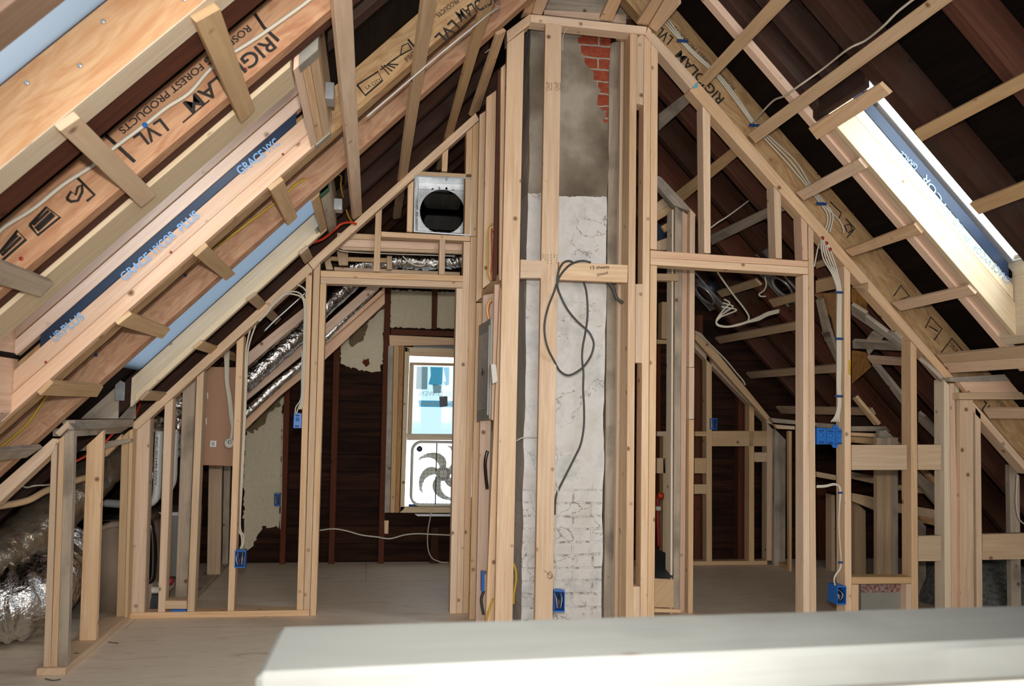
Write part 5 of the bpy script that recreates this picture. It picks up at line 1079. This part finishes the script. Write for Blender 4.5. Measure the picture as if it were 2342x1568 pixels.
# cables ------------------------------------------------------------
def cb3(lab, t, pts, Y=None, mat='wirew', r=.0048, nm='cable', group=None, pl=None):
    o = cable(None, nm, t, pts, mat, r, Y, pl); tag(o, lab, 'cable', group); return o
cb3('long white cable stapled along the lettered rafter at upper left', 'T1', [(-40, 2110), (60, 2020), (300, 1870), (560, 1660), (820, 1490), (1010, 1335), (1290, 1125), (1500, 960), (1700, 830), (1920, 590), (2300, 340), (2640, 100), (2800, -20)], 2.365, r=.0052)
for q in (Q('T1', (1300, 1120))[0],): box(COL.objects[-1], 'staple', un(q, ('Y', 2.358))-Vector((.006, .004, .006)), un(q, ('Y', 2.358))+Vector((.006, .004, .006)), 'blue')
cb3('long yellow cable along the orange rafter above the blue skylight strip', 'P', [(-20, 1040, 3.86), (60, 970, 3.86), (110, 900, 3.86), (175, 830, 3.86), (225, 785, 3.86), (300, 720, 3.86), (400, 637, 3.86), (520, 545, 3.86), (640, 455, 3.86), (672, 426, 3.86)], mat='wirey')
for q in ((220, 811), (424, 629)): box(COL.objects[-1], 'staple', un(q, ('Y', 3.85))-Vector((.006, .004, .006)), un(q, ('Y', 3.85))+Vector((.006, .004, .006)), 'darkblue')
cb3('bent yellow cable dropping beside the long strapping board', 'P', [(668, 428, 3.86), (700, 408, 3.9), (740, 397, 4.2), (778, 400, 4.5), (780, 425, 4.7), (788, 465, 4.9), (800, 500, 5.03), (822, 520, 5.2)], mat='wirey')
cb3('orange-red tube curving past the sloping plate near the blue skylight', 'P', [(715, 555, 4.9), (740, 545, 4.95), (765, 525, 5.0), (780, 512, 5.0), (800, 508, 5.03), (815, 512, 5.05)], mat='wireo', r=.007, nm='orange_tube')
cb3('white cable running along the pale rafter and dropping near the chimney top', 'Z2', [(700, 780, 3.45), (900, 610, 3.45), (1180, 370, 3.45), (1400, 190, 3.45), (1580, 50, 3.6), (1575, 120, 3.9), (1565, 240, 4.0), (1540, 310, 4.1), (1490, 355, 4.2)], r=.0032, mat='pvc')
for x0_, lab in ((0, 'upper'), (14, 'lower')): cb3('white cable looping over and down the left door post, the %s of two' % lab, 'T4', [(760-x0_, 1310), (820, 1230+x0_), (900, 1130+x0_), (1000, 1055+x0_), (1100, 1050+x0_*2), (1160-x0_, 1110), (1175-x0_, 1200), (1172-x0_, 1400), (1165-x0_, 1700), (1150-x0_, 2000), (1130-x0_, 2100)], 5.085)
cb3('short white cable stub curling at the top of the left door post', 'T4', [(1095, 980), (1150, 1010), (1180, 1050), (1170, 1090)], 5.085)
for k, lab in enumerate(('left', 'right')): cb3('white cable hanging along the slim partition stud, the %s of two' % lab, 'P', [(577+k*8, 736+k*6), (566+k*6, 780), (562+k*4, 815), (560+k*3, 900), (556+k*3, 1000), (551+k*3, 1100), (545+k*4, 1200), (552+k*5, 1225), (553+k*3, 1245), (546+k*3, 1260)], 5.18)
for k, lab in enumerate(('leftmost', 'second from left', 'third from left', 'rightmost')): cb3('white cable hanging in front of the brown panel, %s of four' % lab, 'T6', [(642+k*13, 190), (645+k*11, 330), (650+k*9, 480), (672+k*10, 640), (690+k*9, 800), (705+k*3, 900), (690+k*6, 1000)], 5.40, r=.004)
wd_ = thing('wall_sensor', 'small round white fitting hanging on cables before the brown panel', 'fitting', un((525, 1015), ('Y', 5.38))); lathe(wd_, 'body', un((525, 1013), ('Y', 5.40)), (0, -1, 0), [(0, .028), (.012, .03), (.02, .02)], 'whitepl'); lathe(wd_, 'terminal', un((525, 1011), ('Y', 5.37)), (0, -1, 0), [(0, .012), (.006, .01)], 'galv')
for k, lab in enumerate(('left', 'right')): cb3('thin white cable entering the blue switch box on the door post, the %s of two' % lab, 'P', [(694-k*3, 800), (693-k*3, 860), (690-k*2, 910), (683-k*6, 930), (678-k*3, 945)], 5.10, r=.0035)
# cable hung over the crosspiece
dk = cable(None, 'black_cable', 'T8', [(1180, 862, 4.385), (1100, 848, 4.38), (1000, 880, 4.375), (920, 960, 4.37), (880, 1040, 4.37), (850, 1130, 4.375), (800, 1260, 4.375), (768, 1400, 4.375), (770, 1520, 4.375), (800, 1640, 4.38), (860, 1760, 4.40), (900, 1830, 4.42), (960, 1870, 4.43), (1020, 1862, 4.43), (1110, 1800, 4.43), (1180, 1700, 4.43), (1207, 1600, 4.43), (1190, 1530, 4.43), (1150, 1470, 4.43), (1060, 1390, 4.41), (970, 1280, 4.39), (905, 1150, 4.38), (880, 1060, 4.365), (890, 950, 4.365), (930, 870, 4.37), (980, 848, 4.38), (1020, 860, 4.39)], 'wirek', .0055); tag(dk, 'dark grey cable looped over the handwritten crosspiece in front of the chimney', 'cable')
dk = cable(None, 'black_cable', 'T8', [(1115, 1030), (1140, 1120), (1152, 1260), (1148, 1380), (1130, 1500), (1108, 1620), (1103, 1730), (1115, 1860), (1112, 2000), (1120, 2160), (1118, 2330), (1090, 2490), (1030, 2620), (960, 2760), (890, 2900), (868, 2960), (860, 3040), (858, 3120)], 'wirek', .0055, 4.52); tag(dk, 'dark grey cable hanging down the white chimney face to the lower left', 'cable')
cable(None, 'black_cable', 'T8', [(1345, 1045), (1380, 1090), (1400, 1150), (1425, 1195), (1470, 1225)], 'wirek', .009, 4.47); tag(COL.objects[-1], 'short thick dark cable end poking out right of the chimney below the crosspiece', 'cable')
cb3('thin grey cable down the right edge of the middle chimney stud', 'T10', [(870, 0), (885, 60), (885, 160), (872, 300), (862, 480), (850, 620), (866, 720), (870, 800), (850, 880), (850, 970)], YC+.02, 'wirew', .003)
cb3('thin wire hanging beside the top of the middle chimney stud', 'T7', [(975, 245), (945, 290), (932, 340), (928, 460)], YC+.03, 'wirew', .002)
cb3('thin pale wire crossing the chimney behind the middle stud', 'T9', [(515, 970), (560, 945), (620, 938), (705, 938)], 4.55, 'wirew', .003)
cb3('coil of yellow cable peeking out right of the left chimney stud', 'T10', [(490, 740), (508, 800), (512, 880), (500, 960), (490, 1020), (488, 1100)], 4.47, 'wirey', .006)
cb3('yellow cable slanting at the foot of the side wall', 'T10', [(305, 1050), (280, 1120), (255, 1200), (240, 1280)], 4.47, 'wirey', .005)
cb3('dark cable curving at the foot of the side wall below the blue box', 'T10', [(222, 980), (200, 1050), (205, 1120), (220, 1190)], 4.7, 'wirek', .008)
cb3('black cable bulging beside the side wall below the panel', 'T9', [(255, 1060), (235, 1150), (238, 1260), (252, 1400)], 4.68, 'black', .009)
bx = bd(None, 'blue_box', ('Y', 4.66), Q('T10', (205, 815), (230, 815), (228, 990), (203, 990)), .06, 'blue'); tag(bx, 'slim bright blue box edge at the foot of the side wall', 'electrical box')
for k, (m_, lab) in enumerate((('wirey', 'yellow'), ('wirew', 'white'), ('wireo', 'red'))):
    cb3('%s cable bowing along the side wall above the electrical panel' % lab, 'T8', [(300, 510+k*40), (268+k*12, 560), (258+k*18, 680), (258+k*18, 860), (262+k*12, 960), (285, 1025)], 4.70, m_, .0045)
    cb3('%s cable arching into the top of the electrical panel' % lab, 'T8', [(292, 1180+k*15), (255+k*9, 1230), (245+k*9, 1290), (255+k*6, 1340), (262+k*6, 1370)], 4.66, m_, .0045)
# bundles on the right
for k in range(3):
    lab = ('left', 'middle', 'right')[k]
    cb3('white cable of the bundle along the lettered right rafter, %s of three' % lab, 'Z3', [(290+k*14, 120-k*6), (390+k*8, 235-k*3), (460+k*12, 310), (590+k*12, 430), (700+k*12, 570), (795+k*10, 700), (880+k*20, 800), (990+k*28, 920), (1100+k*14, 1050), (1180+k*14, 1150), (1220+k*16, 1210), (1225+k*14, 1260), (1205+k*16, 1320)], 4.42, r=.0045)
cb3('single white cable branching off the bundle toward the stamp mark', 'T11', [(1560, 330), (1640, 400), (1720, 480), (1760, 560), (1762, 600)], 4.42, r=.004)
for q in ((400, 232), (808, 712), (1190, 1158)):
    p = un(Q('Z3', q)[0], ('Y', 4.405)); o = box(None, 'cable_staple', p-Vector((.03, .004, .008)), p+Vector((.03, .004, .008)), 'darkblue'); tag(o, {400: 'small blue cable staple high on the lettered right rafter', 808: 'small blue cable staple at the foot of the long strapping board', 1190: 'small blue cable staple where the white bundle starts to bend'}[q[0]], 'staple')
cb3('white cable sagging across the dark rafters at the upper right', 'Z3', [(800, 700, 4.38), (850, 640, 4.2), (920, 570, 4.0), (980, 545, 3.85), (1060, 490, 3.7), (1200, 390, 3.55), (1340, 280, 3.3), (1440, 230, 3.2), (1540, 150, 3.05), (1620, 70, 2.95), (1720, -10, 2.85)], r=.005)
cb3('pair of white cables behind the short stud above the right header', 'T11', [(1082, 225), (960, 275), (830, 370), (720, 450), (640, 500), (572, 550)], 5.2, r=.005)
for k in range(5):
    lab = ('first', 'second', 'third', 'fourth', 'fifth')[k]
    cb3('white cable of the bundle down the right partition stud, %s from the left' % lab, 'T11', [(1560+k*14, 640+k*14), (1565+k*20, 760), (1590+k*22, 850), (1650+k*14, 950), (1690+k*10, 1050), (1708+k*8, 1140), (1706+k*8, 1300), (1704+k*8, 1500), (1706+k*8, 1750), (1704+k*7, 1950), (1712+k*6, 2130), (1690+k*8, 2230), (1650+k*18, 2290)], 4.40, r=.0038)
cb3('white cable running down left from the red-marked hole', 'T11', [(1555, 650), (1530, 740), (1508, 850), (1500, 900)], 4.45, r=.004)
for q in ((1722, 1130), (1722, 1545), (1720, 2060)): p = un(Q('T11', q)[0], ('Y', 4.385)); o = box(None, 'cable_staple', p-Vector((.024, .004, .006)), p+Vector((.024, .004, .006)), 'darkblue'); tag(o, {1130: 'highest blue staple on the cable bundle of the right stud', 1545: 'middle blue staple on the cable bundle of the right stud', 2060: 'lowest blue staple on the cable bundle of the right stud'}[q[1]], 'staple')
for q in ((1572, 645), (1608, 690), (1640, 745)): p = un(Q('T11', q)[0], ('Y', 4.40)); lathe(tpp, 'fire_sealant', p, (0, -1, 0), [(0, .012), (.008, .006)], 'red', 10)
for k, lab in enumerate(('upper', 'lower')): cb3('white cable curving down to the box beside the hatch, %s of two' % lab, 'T13', [(100, 1375+k*12), (180, 1370+k*12), (260, 1355+k*10), (310-k*8, 1385), (318-k*10, 1450), (305, 1568), (300, 1720), (310, 1900), (320, 2030), (315-k*6, 2110), (270-k*5, 2180), (258, 2230), (275, 2285)], 4.41, r=.004)
for q in ((313, 1436), (315, 2060-0)): p = un(Q('T13', q)[0], ('Y', 4.40)); o = box(None, 'cable_staple', p-Vector((.014, .004, .005)), p+Vector((.014, .004, .005)), 'darkblue'); tag(o, 'upper blue staple on the curved cables beside the hatch stud' if q[1] < 2000 else 'lower blue staple on the curved cables beside the hatch stud', 'staple')
yl = bd(None, 'yellow_tag', ('Y', YC-.002), Q('T13', (390, 245), (408, 245), (404, 380), (386, 375)), .001, 'wirey', bev=0); tag(yl, 'small yellow printed tag stapled on the right partition stud', 'tag')
cb3('white cable down the dark rafter inside the right doorway', 'T11', [(630, 950), (700, 1050), (780, 1160), (860, 1260), (910, 1340), (905, 1385), (880, 1395)], 5.4, r=.006)
for k, lab in enumerate(('upper', 'middle', 'lower')): cb3('white cable of the loose coil inside the right doorway, %s strand' % lab, 'T11', [(690-k*12, 1190+k*34), (740+k*30, 1225+k*30), (700+k*15, 1270+k*26), (650+k*6, 1330+k*10), (620, 1385+k*6), (640, 1420+k*5), (720, 1435+k*3), (820, 1415+k*5), (900, 1390+k*5), (1000, 1350+k*14), (1080, 1310+k*14), (1185, 1285+k*12)], 5.3, r=.005)
cb3('white cable hook hanging from the second light housing', 'T11', [(1055, 985), (1068, 1060), (1050, 1110), (1005, 1145), (1020, 1165), (1065, 1165)], 5.2, r=.005)
cb3('white cable along the rafter at the back of the right room', 'T12', [(430, -10), (520, 60), (580, 120), (700, 240), (800, 360), (860, 430), (880, 470)], 6.42, r=.006)
cb3('white cable hanging from the far right post', 'T14', [(1900, 100), (1890, 300), (1895, 400), (1920, 500), (1990, 560)], 4.6, r=.004)
cb3('thin wires sagging behind the dropped ceiling frame', 'Z5', [(500, 205), (560, 220), (680, 228), (850, 235), (1000, 240), (1150, 245), (1290, 250)], 5.24, r=.003)
cb3('white loop of cable below the dropped ceiling frame', 'Z5', [(940, 250), (980, 290), (1040, 315), (1080, 310), (1110, 270)], 5.3, r=.004)
cb3('white-grey cable by the gable stud at the left foam patch', 'T6', [(1165, 760), (1160, 1000), (1155, 1300), (1150, 1568), (1140, 1800)], 6.76, r=.003)
cb3('pale conduit running along the sloping roof behind the left partition', 'T4', [(800, 1400), (900, 1300), (1000, 1210), (1100, 1120), (1175, 1050)], 5.6, 'galv', .006)
cb3('light cable down the left edge of the tall foam patch', 'T6', [(820, 330), (815, 500), (800, 800), (790, 1000), (785, 1300), (775, 1560)], 5.2, r=.0035)
sp = thing('sprinkler_pipe', 'dark red pipe with an orange valve handle behind the closet studs', 'pipe', un((1506, 1200), ('Y', 6.2)))
tube(sp, 'pipe', [un((1507, 1250), ('Y', 6.2)), un((1504, 1180), ('Y', 6.2)), un((1504, 1130), ('Y', 6.2))], .012, 'red'); lathe(sp, 'handle', un((1511, 1133), ('Y', 6.15)), (1, 0, 0), [(-.02, .02), (.02, .02)], 'wireo'); lathe(sp, 'fitting', un((1506, 1162), ('Y', 6.15)), (0, 0, 1), [(-.015, .02), (.015, .02)], 'whitepl')
# small things lying on the floor
for q, lab in (((708, 1410), 'dark knot-like nail block at the foot of the left door stud'),):
    pass
o = box(None, 'wood_scrap', un((1702, 1288), ('Z', 0)), un((1717, 1281), ('Z', 0))+Vector((0, 0, .012)), 'strap'); tag(o, 'small wood scrap lying on the floor of the right room', 'wood scrap')
o = cable(None, 'wire_scrap', 'P', [], 'wirek') if False else tube(None, 'wire_scrap', [un(q, ('Z', .003)) for q in ((248, 1467), (258, 1469), (270, 1470))], .002, 'wirek'); tag(o, 'short dark wire scrap on the floor beside the near-left wall', 'scrap')
o = tube(None, 'wire_scrap', [un(q, ('Z', .003)) for q in ((103, 1551), (120, 1555), (139, 1553))], .002, 'wirek'); tag(o, 'short dark wire scrap on the floor at the bottom left', 'scrap')
